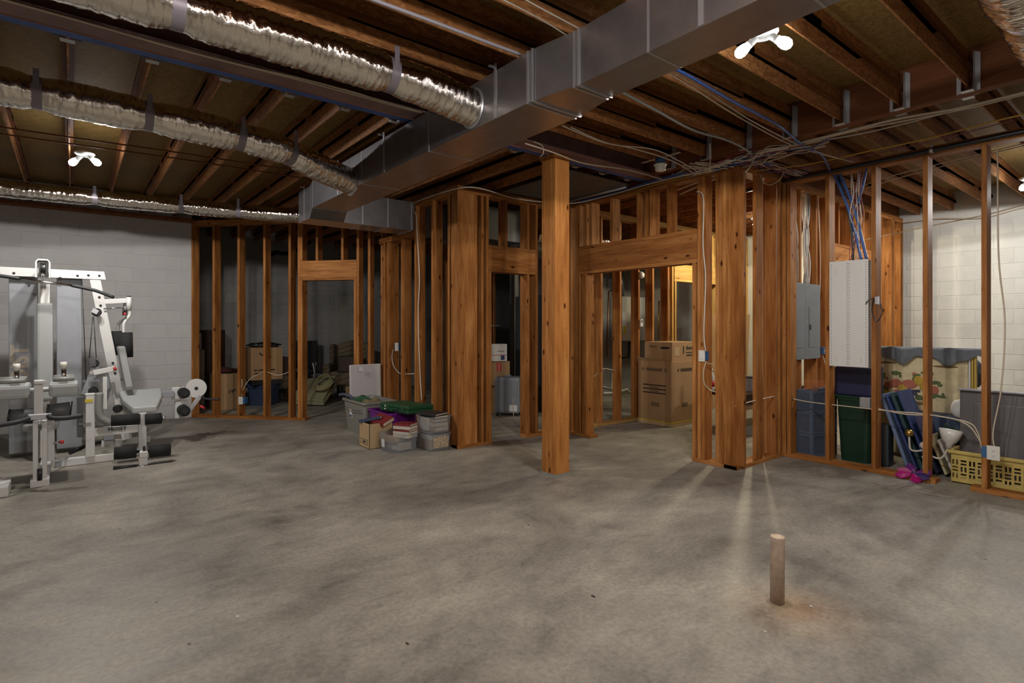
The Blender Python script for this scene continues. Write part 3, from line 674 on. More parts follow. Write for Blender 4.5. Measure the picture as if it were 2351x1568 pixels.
for i in range(9):        # stubs that rise through the plate
    x = 4.9 + rnd.uniform(-.07, .05); y = 3.0 + rnd.uniform(-.06, .2)
    cable([(x - 0.1, y + 0.12, 3.0), (x - 0.03, y + 0.03, 2.985), (x + 0.03, y - 0.03, 2.965), (x + 0.1, y - 0.09, 2.95)], 0.006, CREAM, 'cream cable dropping steeply onto the post top', 'cream cables dropping to the corner post', 5)
cable(PZ((1630, 330, 3.0), (1631, 395, 2.955)), 0.005, WHITEC, 'straight white cable dropping left of the curled conduit', smooth=0)
cable(PX((1745, 400, 5.5), (1752, 418, 5.5), (1770, 424, 5.5), (1790, 412, 5.5), (1800, 395, 5.55)), 0.005, CREAM, 'hanging cream cable loop over the short jog wall')

# ================================================================== cables down to the panels
def bundle(n, top, bot, spread, mats, r, label, group, sd, bend=0.05):
    rn = random.Random(sd)
    for i in range(n):
        o = Vector((rn.uniform(-1, 1) * spread[0], rn.uniform(-1, 1) * spread[1], 0)); q = Vector((rn.uniform(-1, 1) * spread[0] * 0.6, rn.uniform(-1, 1) * spread[1], 0))
        a = Vector(top) + o; e = Vector(bot) + q
        mid = [a.lerp(e, t) + Vector((rn.uniform(-1, 1) * bend, rn.uniform(-1, 1) * bend * 0.5, 0)) for t in (0.25, 0.5, 0.75)]
        cable([a] + mid + [e], rn.choice(r), (m_ := rn.choice(mats)), label % hue(m_), group, 5)
bundle(11, (6.62, 2.87, 2.93), (6.62, 2.865, 1.88), (0.09, 0.018), [GREYC, WHITEC, WHITEC, CREAM], (0.006, 0.008), '%s cable dropping into the grey electrical panel', 'cables feeding the grey panel', 3, 0.03)
cable([(6.66, 2.87, 2.93), (6.64, 2.86, 2.7), (6.58, 2.87, 2.45), (6.60, 2.87, 2.1), (6.57, 2.87, 1.88)], 0.019, GREYC, 'thick grey service cable entering the grey panel')
bundle(3, (6.33, 2.855, 2.93), (6.35, 2.85, 1.88), (0.025, 0.008), [CREAM, WHITEC], (0.006,), '%s cable down the left side of the grey panel', 'cables left of the grey panel', 5, 0.02)
bundle(9, (6.06, 2.14, 2.93), (6.06, 2.17, 2.05), (0.03, 0.06), [WHITEC, CREAM, WHITEC, REDC, REDC], (0.0035, 0.005), 'thin %s cable fanning down into the white perforated panel', 'cables feeding the white panel', 9, 0.05)
for k, (dy, e) in enumerate(((0.0, 2.105), (0.05, 2.06))):
    cable([(6.03, 2.36 - dy, 2.97), (6.05, 2.30 - dy, 2.80), (6.06, 2.22 - dy, 2.55), (6.05, e + 0.05, 2.3), (6.05, e, 2.05)], 0.014, BLUEC, ('left of the two thick blue cables entering the white panel', 'right of the two thick blue cables entering the white panel')[k])
cable([(6.04, 2.05, 3.0), (6.04, 2.06, 2.93), (6.05, 2.09, 2.78), (6.05, 2.14, 2.6)], 0.010, BLUEC, 'blue cable tail hanging close to the second stud')
cable([(6.06, 2.32, 2.93), (6.06, 2.24, 2.6), (6.06, 2.19, 2.3), (6.05, 2.18, 2.05)], 0.012, BLACK, 'black cable entering the white panel')
# ---- wall cables in the rooms
cable(PX((1600, 440, 5.03), (1615, 455, 5.03), (1614, 560, 5.03), (1620, 640, 5.03), (1616, 760, 5.03), (1620, 806, 5.03)), 0.006, WHITEC, 'white cable running down to the wall switch')
cable(PX((1621, 830, 5.03), (1615, 855, 5.03), (1617, 880, 5.05), (1630, 895, 5.1), (1645, 900, 5.1)), 0.006, CREAM, 'cream cable loop below the wall switch')
cable(PX((1625, 834, 5.04), (1635, 836, 5.1), (1650, 838, 5.15)), 0.005, CREAM, 'short cream cable to the right of the wall switch')
cable([(5.1, 2.88, 0.62), (5.4, 2.86, 0.645), (5.75, 2.86, 0.655), (6.0, 2.86, 0.655)], 0.006, CREAM, 'cream cable threaded through the corner studs')
cable([(6.05, 2.82, 0.63), (6.07, 2.6, 0.605), (6.07, 2.2, 0.60), (6.07, 1.8, 0.60), (6.07, 1.62, 0.605), (6.05, 1.3, 0.58), (6.06, 1.22, 0.50), (6.05, 1.19, 0.36)], 0.006, CREAM, 'upper cream cable threaded through the right stud wall')
cable([(6.08, 2.0, 0.61), (6.07, 1.75, 0.585), (6.07, 1.5, 0.60), (6.06, 1.3, 0.56), (6.06, 1.21, 0.44), (6.05, 1.185, 0.35)], 0.006, CREAM, 'lower cream cable threaded through the right stud wall')
cable([(6.12, 1.10, 2.9), (6.10, 1.09, 2.0), (6.10, 1.05, 1.45), (6.09, 1.07, 0.9), (6.06, 1.12, 0.5), (6.05, 1.09, 0.34)], 0.006, CREAM, 'cream cable falling behind the rightmost stud to the outlet')
cable([A.pt(0.80, 0.62, 0.06), A.pt(0.82, 0.52, 0.05), A.pt(0.80, 0.42, 0.05), A.pt(0.815, 0.34, 0.05)], 0.006, CREAM, 'short cream cable above the outlet in the diagonal wall')
cable([A.pt(0.815, 0.42, 0.06), A.pt(0.95, 0.60, 0.06), A.pt(1.2, 0.70, 0.06), A.pt(1.4, 0.66, 0.06), A.pt(1.62, 0.72, 0.06)], 0.006, CREAM, 'long wavy cream cable through the diagonal wall studs')
cable(PX((903, 802, 3.46), (900, 820, 3.46), (903, 838, 3.46), (912, 852, 3.48), (920, 858, 3.5)), 0.005, WHITEC, 'white cable curving from the blue box on the storage wall')
cable(PX((931, 859, 3.45), (952, 858, 3.45)), 0.006, WHITEC, 'short straight white cable between storage wall studs', smooth=0)
cable(PY((1355, 870, 5.32), (1370, 860, 5.33), (1385, 847, 5.34), (1400, 848, 5.34), (1418, 852, 5.34)), 0.006, CREAM, 'cream cable between the dark studs left of the big carton')
cable(PY((1535, 640, 5.265), (1537, 720, 5.265), (1536, 775, 5.265)), 0.006, CREAM, 'cream cable on the inner wall above the cartons')

# ================================================================== electrical boxes and plates
def outlet(fr, t, z, label, side=1, plate=True, duplex=True, switch=False, boxm=BLUEBOX, w=0.072, h=0.116):
    p = fr.pt(t, z, 0); r = empty('wall_outlet' if not switch else 'wall_switch', p - Vector((0, 0, h / 2)), label, 'outlet' if not switch else 'switch')
    d, n = fr.d, fr.n; up = Vector((0, 0, 1)); rot = Matrix((d, n, up)).transposed()
    b = MB(); b.obox(p + n * 0.035 + d * (side * 0.005), (0.056, 0.075, 0.095), rot, 0.003); b.build('box', boxm, r)
    if plate:
        b = MB(); b.obox(p - n * 0.006, (w, 0.008, h), rot, 0.003); b.build('plate', PLATE, r)
        if duplex:
            for s in (-1, 1):
                q = p - n * 0.0105 + up * (0.021 * s)
                b = MB(); b.obox(q, (0.034, 0.003, 0.028), rot, 0.001); rc = b.build('receptacle', IVORY, r)
                b = MB()
                for k in (-1, 1): b.obox(q - n * 0.002 + d * (0.0065 * k) + up * 0.003, (0.0022, 0.001, 0.009), rot)
                b.obox(q - n * 0.002 - up * 0.008, (0.005, 0.001, 0.005), rot); b.build('slots', INK, r)
        if switch:
            b = MB(); b.obox(p - n * 0.012, (0.034, 0.006, 0.066), rot, 0.002); b.build('rocker', IVORY, r)
    return r
outlet(A, 0.832, 0.275, 'ivory outlet low on the diagonal stud wall', side=8)
outlet(D, D.at(1612), atX(1612, 817, 5.05).z, 'white light switch on the post left of the corner', switch=True, duplex=False)
outlet(G, G.at(2281), atX(2281, 1040, 6.0).z, 'ivory outlet on the rightmost stud above the yellow basket', side=-10, w=0.085, h=0.118)
for fr, px, py, lab, X in ((B, 908, 796, 'blue box on the storage wall left of the corner', 3.43),):
    p = fr.pt(fr.at(px), atX(px, py, X).z, 0); r = empty('electrical_box', p, lab, 'electrical box'); rot = Matrix((fr.d, fr.n, Vector((0, 0, 1)))).transposed()
    b = MB(); b.obox(p + fr.n * 0.05, (0.06, 0.10, 0.10), rot, 0.003); b.build('box', BLUEBOX, r)
    b = MB(); b.obox(p - fr.n * 0.002 , (0.03, 0.004, 0.03), rot); b.build('knockout', DARKGREY, r)
    b = MB(); b.obox(p + fr.n * 0.0 - fr.d * -0.04, (0.008, 0.05, 0.11), rot); b.build('nail_flange', IVORY, r)
p = atY(1888, 805, 2.84); r = empty('electrical_box', p, 'small blue box on the stud between grey and white panels', 'electrical box')
b = MB(); b.obox(p, (0.07, 0.06, 0.085), None, 0.003); b.build('box', BLUEBOX, r); b = MB(); b.obox(p - Vector((0, 0.031, 0)), (0.025, 0.003, 0.03)); b.build('opening', CREAM, r)
cable([p + Vector((-0.02, 0.02, 0.03)), p + Vector((-0.02, 0.03, 0.4)), p + Vector((0.02, 0.03, 1.0)), p + Vector((0.01, 0.05, 1.9))], 0.006, CREAM, 'cream cable rising from the small blue box')
cable([p + Vector((0, 0.0, -0.04)), p + Vector((0.02, -0.02, -0.14)), p + Vector((-0.0, -0.05, -0.24)), p + Vector((-0.06, -0.08, -0.34))], 0.006, CREAM, 'cream cable tail hanging below the small blue box')

# grey electrical panels
GP = mat('grey_enamel', (0.165, 0.185, 0.20), 0.4)
ep = empty('breaker_box', (6.43, 2.84, 1.03), 'grey steel electrical panel with two doors beside the white panel', 'electrical panel')
for k, x0 in enumerate((6.045, 6.432)):
    b = MB(); b.box((x0, 2.80, 1.03), (x0 + 0.383, 2.84, 1.88), 0.004); dr = b.build('cover', GP, ep)
    b = MB(); b.box((x0 + 0.09, 2.795, 1.16), (x0 + 0.30, 2.80, 1.62), 0.002); d2 = b.build('door', GP, dr)
    b = MB(); b.box((x0 + 0.095, 2.788, 1.36), (x0 + 0.125, 2.796, 1.42), 0.002); b.build('latch', BLACK, dr)
    b = MB()
    for sx in (0.02, 0.36):
        for sz in (0.02, 0.42, 0.83): b.lathe((x0 + sx, 2.80, 1.03 + sz), [(0.006, 0), (0.006, 0.004)], 8, (0, -1, 0))
    tag(b.build('screws', CHROME, dr), kind='stuff')
b = MB(); b.box((6.06, 2.841, 1.04), (6.8, 2.93, 1.87)); b.build('cabinet', GP, ep)

# white perforated structured wiring panel
wp = empty('wiring_panel', (5.99, 2.19, 1.0), 'tall white perforated wiring panel between two studs', 'wiring panel')
b = MB(); b.box((5.975, 2.022, 1.005), (6.0, 2.37, 2.05), 0.003); b.build('cover', IVORY, wp)
b = MB(); b.box((6.0, 2.03, 1.01), (6.09, 2.36, 2.045)); b.build('cabinet', WHITE, wp)
b = MB()
for yy in (2.352, 2.205, 2.188, 2.040):
    for k in range(42):
        z = 1.03 + k * 0.0242; b.obox((5.9745, yy, z), (0.0012, 0.0065, 0.0065))
tag(b.build('perforation', INK, wp), kind='stuff')
for yy, zz in ((2.30, 1.96), (2.08, 1.96), (2.30, 1.08), (2.08, 1.08)):
    b = MB(); b.box((5.969, yy - 0.009, zz - 0.022), (5.976, yy + 0.009, zz + 0.022), 0.002); b.build('clip', PLATE, wp)
# ================================================================== multi-station exercise machine
gm = empty('exercise_machine', (0.0, 7.4, 0), 'white and grey multi station weight machine by the block wall', 'exercise machine')
def Q(px, py, Y): return atY(px, py, Y)
def gbar(name, p, q, w, t, m=WHITE, up=(0, 0, 1), bv=0.006):
    b = MB(); b.bar(p, q, w, t, up, bv); return b.build(name, m, gm)
def gtube(name, pts, r, m, seg=12, smooth=0, par=None):
    b = MB(); b.tube(pts, r, seg, smooth); return b.build(name, m, par or gm)
def gslab(name, px0, py0, px1, py1, Y, thick, m, bv=0.01):
    a = Q(px0, py1, Y); c = Q(px1, py0, Y); b = MB(); b.box((a.x, Y, a.z), (c.x, Y + thick, c.z), bv); return b.build(name, m, gm)
def bolts(pts, n=(0, -1, 0), r=0.012):
    b = MB()
    for p in pts: b.lathe(p, [(r, 0), (r, 0.006), (r * 0.5, 0.009)], 10, n)
    tag(b.build('bolts', BLACK, gm), kind='stuff')
# weight stack shrouds and overhead beam
YS = 7.86
sh = []
for px0, px1, py0 in ((20, 85, 632), (130, 188, 633)):
    a = Q(px0, 1050, YS); c = Q(px1, py0, YS); b = MB(); b.box((a.x, YS, 0.05), (c.x, YS + 0.26, c.z), 0.008); sh.append(b.build('shroud', GREYP, gm))
b = MB(); a = Q(-130, 1050, YS); c = Q(-40, 633, YS); b.box((a.x, YS, 0.05), (c.x, YS + 0.26, c.z), 0.008); b.build('shroud', GREYP, gm)
LET = mat('tan_lettering', (0.44, 0.38, 0.31), 0.5)
p = Q(62, 905, YS); text_mesh('lettering', 'HOIST', 0.19, (Q(63, 800, YS).x, YS - 0.003, Q(63, 792, YS).z), (0, 0, 1), (-1, 0, 0), LET, gm, bold=0.008, align='RIGHT')
zb = Q(120, 631, YS).z
b = MB(); xe = Q(240, 632, 7.80).x; b.prism([(-2.1, 7.76, zb - 0.035), (xe + 0.01, 7.76, zb - 0.035), (xe - 0.005, 7.76, zb + 0.055), (-2.1, 7.76, zb + 0.055)], (0, 0.075, 0)); b.build('top_beam', WHITE, gm)
bolts([Q(x, y, 7.76) + Vector((0, 0, 0)) for x, y in ((32, 627), (72, 637), (138, 638), (203, 632), (228, 633), (178, 633))])
# lat station: bracket, post, back pad
xb = Q(101, 640, 7.5).x
gbar('lat_arm', (xb, 7.8, zb + 0.02), (xb, 7.30, zb + 0.06), 0.075, 0.10)
b = MB(); z0 = Q(101, 638, 7.28).z; z1 = Q(101, 596, 7.28).z; w = 0.058
b.prism([(xb - w, 7.22, z0), (xb - w, 7.22, z1 - 0.03), (xb - w + 0.02, 7.22, z1), (xb + w - 0.02, 7.22, z1), (xb + w, 7.22, z1 - 0.03), (xb + w, 7.22, z0), (xb + w - 0.012, 7.22, z0), (xb + w - 0.012, 7.22, z1 - 0.03), (xb + w - 0.024, 7.22, z1 - 0.013), (xb - w + 0.024, 7.22, z1 - 0.013), (xb - w + 0.012, 7.22, z1 - 0.03), (xb - w + 0.012, 7.22, z0)], (0, 0.12, 0)); b.build('pulley_bracket', WHITE, gm)
b = MB(); b.lathe((xb - 0.02, 7.28, z1 - 0.09), [(0.05, 0), (0.058, 0.004), (0.045, 0.02), (0.058, 0.036), (0.05, 0.04)], 24, (1, 0, 0)); b.build('pulley', BLACK, gm)
gtube('carabiner', [(xb - 0.005, 7.22, z1 - 0.14), (xb + 0.012, 7.22, z1 - 0.18), (xb + 0.005, 7.22, z1 - 0.21), (xb - 0.012, 7.22, z1 - 0.19), (xb - 0.005, 7.22, z1 - 0.14)], 0.004, CHROME, 6)
gbar('lat_post', (xb + 0.01, 7.46, 0.05), (xb + 0.01, 7.46, Q(105, 650, 7.46).z), 0.075, 0.05, up=(0, 1, 0))
gslab('back_pad', 84, 696, 122, 920, 7.34, 0.07, VINYL, 0.022)
# lat bar with rubber grips
YL = 7.18
gtube('lat_bar', [Q(45, 640, YL), Q(102, 648, YL), Q(166, 655, YL)], 0.014, CHROME, 12)
gtube('grip', [Q(-60, 645, YL), Q(-30, 632, YL), Q(0, 633, YL), Q(45, 640, YL)], 0.017, RUBBER, 12, 4)
gtube('grip', [Q(164, 655, YL), Q(206, 664, YL), Q(225, 669, YL), Q(262, 683, YL)], 0.017, RUBBER, 12, 4)
# slanted column
YC = 7.80
pa = Q(217, 636, YC); pb = Q(292, 1008, YC)
gbar('slanted_column', pa, pb, 0.06, 0.10, up=(1, 0, 0.2))
bolts([Q(x, y, YC - 0.035) for x, y in ((228, 682), (231, 701), (259, 833), (264, 856), (222, 716))])
# chest arm station
gbar('chest_arm', Q(237, 693, YC), Q(294, 690, YC), 0.05, 0.055)
h0 = Q(296, 712, 7.76); h1 = Q(296, 682, 7.76)
hb = gtube('pivot_hub', [h0, h1], 0.026, WHITE, 16); gtube('pivot_cap', [h1, h1 + Vector((0, 0, 0.012))], 0.020, BLACK, 14, par=hb)
h0 = Q(288, 712, 7.84); h1 = Q(288, 686, 7.84); gtube('pivot_hub', [h0, h1], 0.022, WHITE, 16)
gtube('swing_arm', [Q(297, 712, 7.76), Q(297, 724, 7.76), Q(285, 742, 7.74), Q(284, 765, 7.74)], 0.016, WHITE, 12, 6)
gtube('swing_arm', [Q(289, 712, 7.9), Q(287, 726, 7.9), Q(272, 745, 7.92), Q(270, 765, 7.92)], 0.016, GREYC, 12, 6)
gtube('arm_pad', [Q(290, 763, 7.72), Q(291, 820, 7.72)], 0.062, FOAM, 24); gtube('arm_pad', [Q(270, 760, 7.95), Q(271, 815, 7.95)], 0.060, FOAM, 24)
gtube('adjuster', [Q(238, 709, 7.74), Q(285, 706, 7.74)], 0.008, CHROME, 8); gtube('adjuster_pin', [Q(283, 708, 7.72), Q(283, 724, 7.72)], 0.009, BLACK, 8)
gtube('knob', [Q(286, 718, 7.70), Q(287, 724, 7.70)], 0.012, RED, 10)
# back rest and adjusting bar
b = MB(); p = Q(277, 795, 7.66); q = Q(295, 888, 7.66); b.bar(p, q, 0.30, 0.07, up=(1, 0, 0.25), bevel=0.02); b.build('back_rest', VINYL, gm)
gbar('seat_lever', Q(214, 856, 7.62), Q(263, 846, 7.62), 0.05, 0.055); gbar('lever_slide', Q(205, 857, 7.62), Q(216, 855, 7.62), 0.03, 0.035, mat('pink_grey_steel', (0.42, 0.34, 0.32), 0.4)); gtube('knob', [Q(262, 843, 7.57), Q(266, 850, 7.57)], 0.014, RED, 10)
# pulleys and cables
for px, py, Y in ((222, 717, 7.70), (216, 834, 7.72), (214, 897, 7.72), (270, 938, 7.72)):
    p = Q(px, py, Y); b = MB(); b.lathe(p, [(0.036, 0), (0.046, 0.004), (0.034, 0.014), (0.046, 0.024), (0.036, 0.028)], 22, (0, -1, 0)); b.build('pulley', BLACK, gm)
p = Q(218, 715, 7.66); b = MB(); b.obox(p, (0.06, 0.012, 0.05), Matrix.Rotation(0.5, 3, 'Y'), 0.004); b.build('pulley_plate', GALV2, gm)
for pts in ([(188, 640, 7.76), (193, 760, 7.76), (198, 880, 7.76)], [(213, 728, 7.70), (205, 822, 7.70)], [(215, 728, 7.70), (221, 822, 7.70)]):
    gtube('wire_rope', [Q(*p) for p in pts], 0.0045, BLACK, 6)
gslab('pulley_block', 205, 823, 220, 842, 7.68, 0.04, DARKGREY, 0.003)
b = MB(); b.prism([Q(186, 905, 7.70), Q(210, 842, 7.70), Q(224, 835, 7.70), Q(228, 845, 7.70), Q(205, 905, 7.70)], (0, 0.02, 0)); b.build('link_plate', GREYP, gm)
b = MB(); b.prism([Q(228, 935, 7.82), Q(243, 860, 7.82), Q(262, 862, 7.82), Q(240, 950, 7.82)], (0, 0.02, 0)); b.build('link_plate', GREYP, gm)
gslab('cross_brace', 190, 868, 290, 879, 7.9, 0.04, GREYP, 0.004)
# seat
b = MB(); s0 = Q(275, 900, 7.5); s1 = Q(372, 897, 7.5); zt = s0.z
poly = [(x, y, zt - 0.075 - (7.72 - y) * 0.33) for x, y in ((s0.x, 7.72), (s1.x + 0.02, 7.72), (s1.x + 0.0, 7.50), (s1.x - 0.07, 7.26), (s0.x + 0.10, 7.26), (s0.x + 0.02, 7.50))]
b.prism(poly, (0, 0, 0.075)); bmesh.ops.bevel(b.bm, geom=list(b.bm.edges), offset=0.022, segments=3, affect='EDGES', profile=0.6); b.build('seat_pad', VINYL, gm)
gslab('seat_plate', 366, 897, 400, 914, 7.62, 0.12, GREYP, 0.006)
# leg developer at the right end
for name, px, py, r, L, m in (('roller', 424, 903, 0.058, 0.30, FOAM), ('roller', 424, 944, 0.062, 0.30, FOAM)):
    p = Q(px, py, 7.5); rl = gtube(name, [p, p + Vector((0, L, 0))], r, m, 24); gtube('roller_cap', [p + Vector((0, -0.012, 0)), p], r * 0.62, BLACK, 18, par=rl)
b = MB(); p = Q(450, 891, 7.72); b.lathe(p, [(0.115, 0), (0.115, 0.014)], 36, (0, -1, 0)); b.build('cam_disc', WHITE, gm); bolts([p + Vector((0, -0.014, 0))], r=0.02)
gslab('bracket', 395, 888, 425, 918, 7.64, 0.05, WHITE, 0.01); gslab('bracket', 402, 918, 432, 962, 7.66, 0.05, WHITE, 0.012)
gbar('lever', Q(460, 908, 7.70), Q(425, 955, 7.70), 0.04, 0.05, GALV2); gtube('lever_handle', [Q(462, 910, 7.68), Q(475, 916, 7.68), Q(505, 917, 7.68)], 0.014, RUBBER, 10, 4); gtube('knob', [Q(460, 932, 7.66), Q(470, 938, 7.66)], 0.014, RED, 10)
# base rails
gbar('base_rail', Q(232, 1008, 7.98).xyz * Vector((1, 1, 0)) + Vector((0, 0, 0.035)), (Q(345, 1008, 7.98).x, 7.98, 0.035), 0.07, 0.07)
gslab('pulley_housing', 238, 985, 262, 1012, 7.9, 0.08, GREYP, 0.006); gslab('rail_foot', 281, 975, 300, 1008, 7.86, 0.06, WHITE, 0.006)
gbar('base_rail', (Q(138, 1065, 7.12).x, 7.12, 0.04), (Q(292, 1050, 7.12).x, 7.12, 0.04), 0.07, 0.075)
gbar('rail_end', (Q(126, 1065, 7.12).x, 7.12, 0.035), (Q(142, 1065, 7.12).x, 7.12, 0.035), 0.085, 0.07, GREYP)
p = Q(207, 1055, 7.12); zt2 = Q(207, 906, 7.12).z
gbar('upright', (p.x, 7.12, 0.07), (p.x, 7.12, zt2), 0.075, 0.10, up=(0, 1, 0)); gbar('upright_sleeve', (p.x, 7.12, zt2), (p.x, 7.12, zt2 + 0.012), 0.08, 0.105, IVORY, up=(0, 1, 0))
gslab('warning_label', 195, 916, 213, 924, 7.065, 0.003, YELLOW_LBL, 0); gslab('sticker', 197, 970, 209, 977, 7.065, 0.003, GREYC, 0)
gtube('peg', [Q(176, 908, 7.10), Q(222, 907, 7.10)], 0.012, CHROME, 10); gtube('pull_pin', [Q(180, 973, 7.10), Q(220, 971, 7.10)], 0.008, CHROME, 8); gslab('selector_plate', 176, 912, 191, 1005, 7.2, 0.02, DARKGREY, 0.002)
zh = Q(260, 988, 7.12).z
gbar('seat_rail', (p.x + 0.03, 7.12, zh), (Q(328, 985, 7.12).x, 7.12, zh), 0.07, 0.085)
t = Q(248, 989, 7.08); text_mesh('badge', 'HOIST', 0.055, (t.x, 7.080, t.z - 0.005), (1, 0, 0), (0, 0, 1), INK, gm, bold=0.001)
gtube('curved_arm', [Q(228, 902, 7.06), Q(227, 940, 7.06), Q(233, 960, 7.06), Q(252, 972, 7.06)], 0.036, GREYC, 16, 8)
gslab('curved_guide', 236, 865, 246, 940, 7.3, 0.02, WHITE, 0.004)
# leg extension: upright, rollers, bar
xl = Q(327, 960, 6.95).x
gbar('leg_post', (xl, 6.95, Q(327, 1042, 6.95).z), (xl, 6.95, Q(327, 948, 6.95).z), 0.07, 0.05, up=(0, 1, 0))
gtube('foam_roller', [Q(255, 966, 6.90), Q(321, 962, 6.90)], 0.057, FOAM, 24); gtube('foam_roller', [Q(333, 963, 6.90), Q(371, 960, 6.90)], 0.057, FOAM, 24); gtube('roller_shaft', [Q(371, 960, 6.90), Q(380, 959, 6.90)], 0.018, GALV2, 12)
gtube('foam_roller', [Q(262, 1041, 6.70), Q(313, 1037, 6.70)], 0.062, FOAM, 24); gtube('foam_roller', [Q(343, 1036, 6.70), Q(391, 1032, 6.70)], 0.062, FOAM, 24); gtube('roller_shaft', [Q(313, 1037, 6.70), Q(343, 1036, 6.70)], 0.014, CHROME, 12)
gbar('leg_foot', Q(328, 1050, 6.68), Q(330, 1088, 6.68), 0.075, 0.05, up=(0, 1, 0)); gslab('foot_clamp', 320, 1036, 340, 1052, 6.64, 0.09, WHITE, 0.008)
gtube('pop_pin', [Q(331, 1024, 6.68), Q(331, 1036, 6.68)], 0.012, BLACK, 10)
gtube('grip', [Q(260, 1075, 6.66), Q(312, 1071, 6.66)], 0.020, RUBBER, 12); gtube('grip', [Q(340, 1070, 6.66), Q(395, 1063, 6.66)], 0.020, RUBBER, 12); gtube('bar', [Q(312, 1071, 6.66), Q(340, 1069, 6.66)], 0.014, CHROME, 12)
# front station: post, thigh pads, rollers, row bar
YFm = 6.40; x0 = Q(92, 1110, YFm).x
for dx in (-0.030, 0.030): gbar('front_rail', (x0 + dx, YFm, 0.0), (x0 + dx, YFm, Q(92, 965, YFm).z), 0.035, 0.09, up=(0, 1, 0))
gbar('front_post', (x0 - 0.012, YFm + 0.05, Q(90, 960, YFm).z), (x0 - 0.012, YFm + 0.05, Q(90, 873, YFm).z), 0.062, 0.06, up=(0, 1, 0)); gbar('post_cap', Q(78, 878, YFm), Q(106, 877, YFm), 0.04, 0.03)
gbar('foot_block', (x0 - 0.065, YFm, 0.033), (x0 + 0.065, YFm, 0.033), 0.10, 0.066, WHITE); gtube('foot_pin', [(x0, YFm - 0.05, 0.06), (x0, YFm - 0.05, 0.16)], 0.018, BLACK, 10)
gbar('side_plate', Q(113, 1058, 6.5), Q(113, 965, 6.5), 0.075, 0.05, up=(0, 1, 0)); gtube('pull_pin', [Q(124, 1017, 6.46), Q(140, 1015, 6.46)], 0.010, CHROME, 8); gtube('knob', [Q(138, 1015, 6.44), Q(147, 1014, 6.44)], 0.016, RED, 10)
for px0, px1, py, dpx in ((-18, 70, 884, 38), (113, 180, 878, 146)):
    a = Q(px0, py, 6.62); c = Q(px1, py, 6.62)
    b = MB(); b.box((a.x, 6.42, a.z - 0.12), (c.x, 6.80, a.z), 0.03); b.build('thigh_pad', VINYL, gm)
    m = Q(dpx, py, 6.6); sn = gtube('stanchion', [m + Vector((0, 0, 0.0)), m + Vector((0, 0, 0.13))], 0.020, CHROME, 14); gtube('stanchion_cap', [m + Vector((0, 0, 0.13)), m + Vector((0, 0, 0.19))], 0.026, PLATE, 14, par=sn)
    for dy in (-0.12, 0.14): gtube('small_roller', [Vector((a.x + 0.03, 6.6 + dy, a.z + 0.035)), Vector((c.x - 0.03, 6.6 + dy, a.z + 0.035))], 0.022, GREYC, 12)
    b = MB(); b.box((m.x - 0.03, 6.44, a.z), (m.x + 0.03, 6.78, a.z + 0.02), 0.003); b.build('roller_bracket', CHROME, gm)
gtube('pad_shaft', [Q(60, 897, 6.6), Q(120, 893, 6.6)], 0.022, WHITE, 12)
for px0, px1, py0, py1 in ((22, 78, 957, 953), (110, 162, 945, 938)):
    rl = gtube('foam_roller', [Q(px0, py0, 6.62), Q(px1, py1, 6.62)], 0.065, DARKGREY, 24); gtube('roller_cap', [Q(px0 - 4, py0, 6.62), Q(px0, py0, 6.62)], 0.070, BLACK, 20, par=rl)
    gtube('roller_cap', [Q(px1, py1, 6.62), Q(px1 + 3, py1, 6.62)], 0.070, BLACK, 20, par=rl)
gbar('row_bracket', Q(64, 958, 6.30), Q(118, 955, 6.30), 0.05, 0.05, GALV2)
gtube('row_bar', [Q(-20, 980, 6.2), Q(0, 976, 6.2), Q(40, 969, 6.22), Q(66, 961, 6.28)], 0.020, RUBBER, 12, 5); gtube('row_bar', [Q(112, 955, 6.28), Q(120, 960, 6.22), Q(150, 960, 6.2), Q(190, 954, 6.2)], 0.020, RUBBER, 12, 5)
b = MB(); b.box((Q(53, 985, 6.7).x, 6.55, Q(60, 990, 6.6).z), (Q(136, 985, 6.7).x, 6.85, Q(60, 972, 6.6).z), 0.02); b.build('low_seat', VINYL, gm)
gbar('long_rail', (x0 + 0.02, YFm + 0.05, 0.045), (x0 + 0.02, 7.9, 0.045), 0.08, 0.07); gbar('foot_plate', (Q(270, 1010, 7.5).x, 7.45, 0.02), (Q(330, 1010, 7.5).x, 7.45, 0.02), 0.16, 0.03, GREYP)
gtube('floor_chain', [Q(125, 1052, 6.9) , Q(140, 1055, 7.0), Q(155, 1052, 7.1)], 0.008, CHROME, 6, 4)
gtube('damper', [Q(160, 1040, 7.3), Q(200, 1022, 7.4), Q(230, 1015, 7.5)], 0.02, BLACK, 10)
# corner of a second unit that the left edge of the picture cuts off
b = MB(); p = atZ(16, 1140); b.box((p.x - 0.30, p.y - 0.02, 0), (p.x + 0.01, p.y + 0.30, 0.09), 0.012); o = b.build('step_platform', WHITE); tag(o, 'white low step unit cut off by the left edge', 'step')
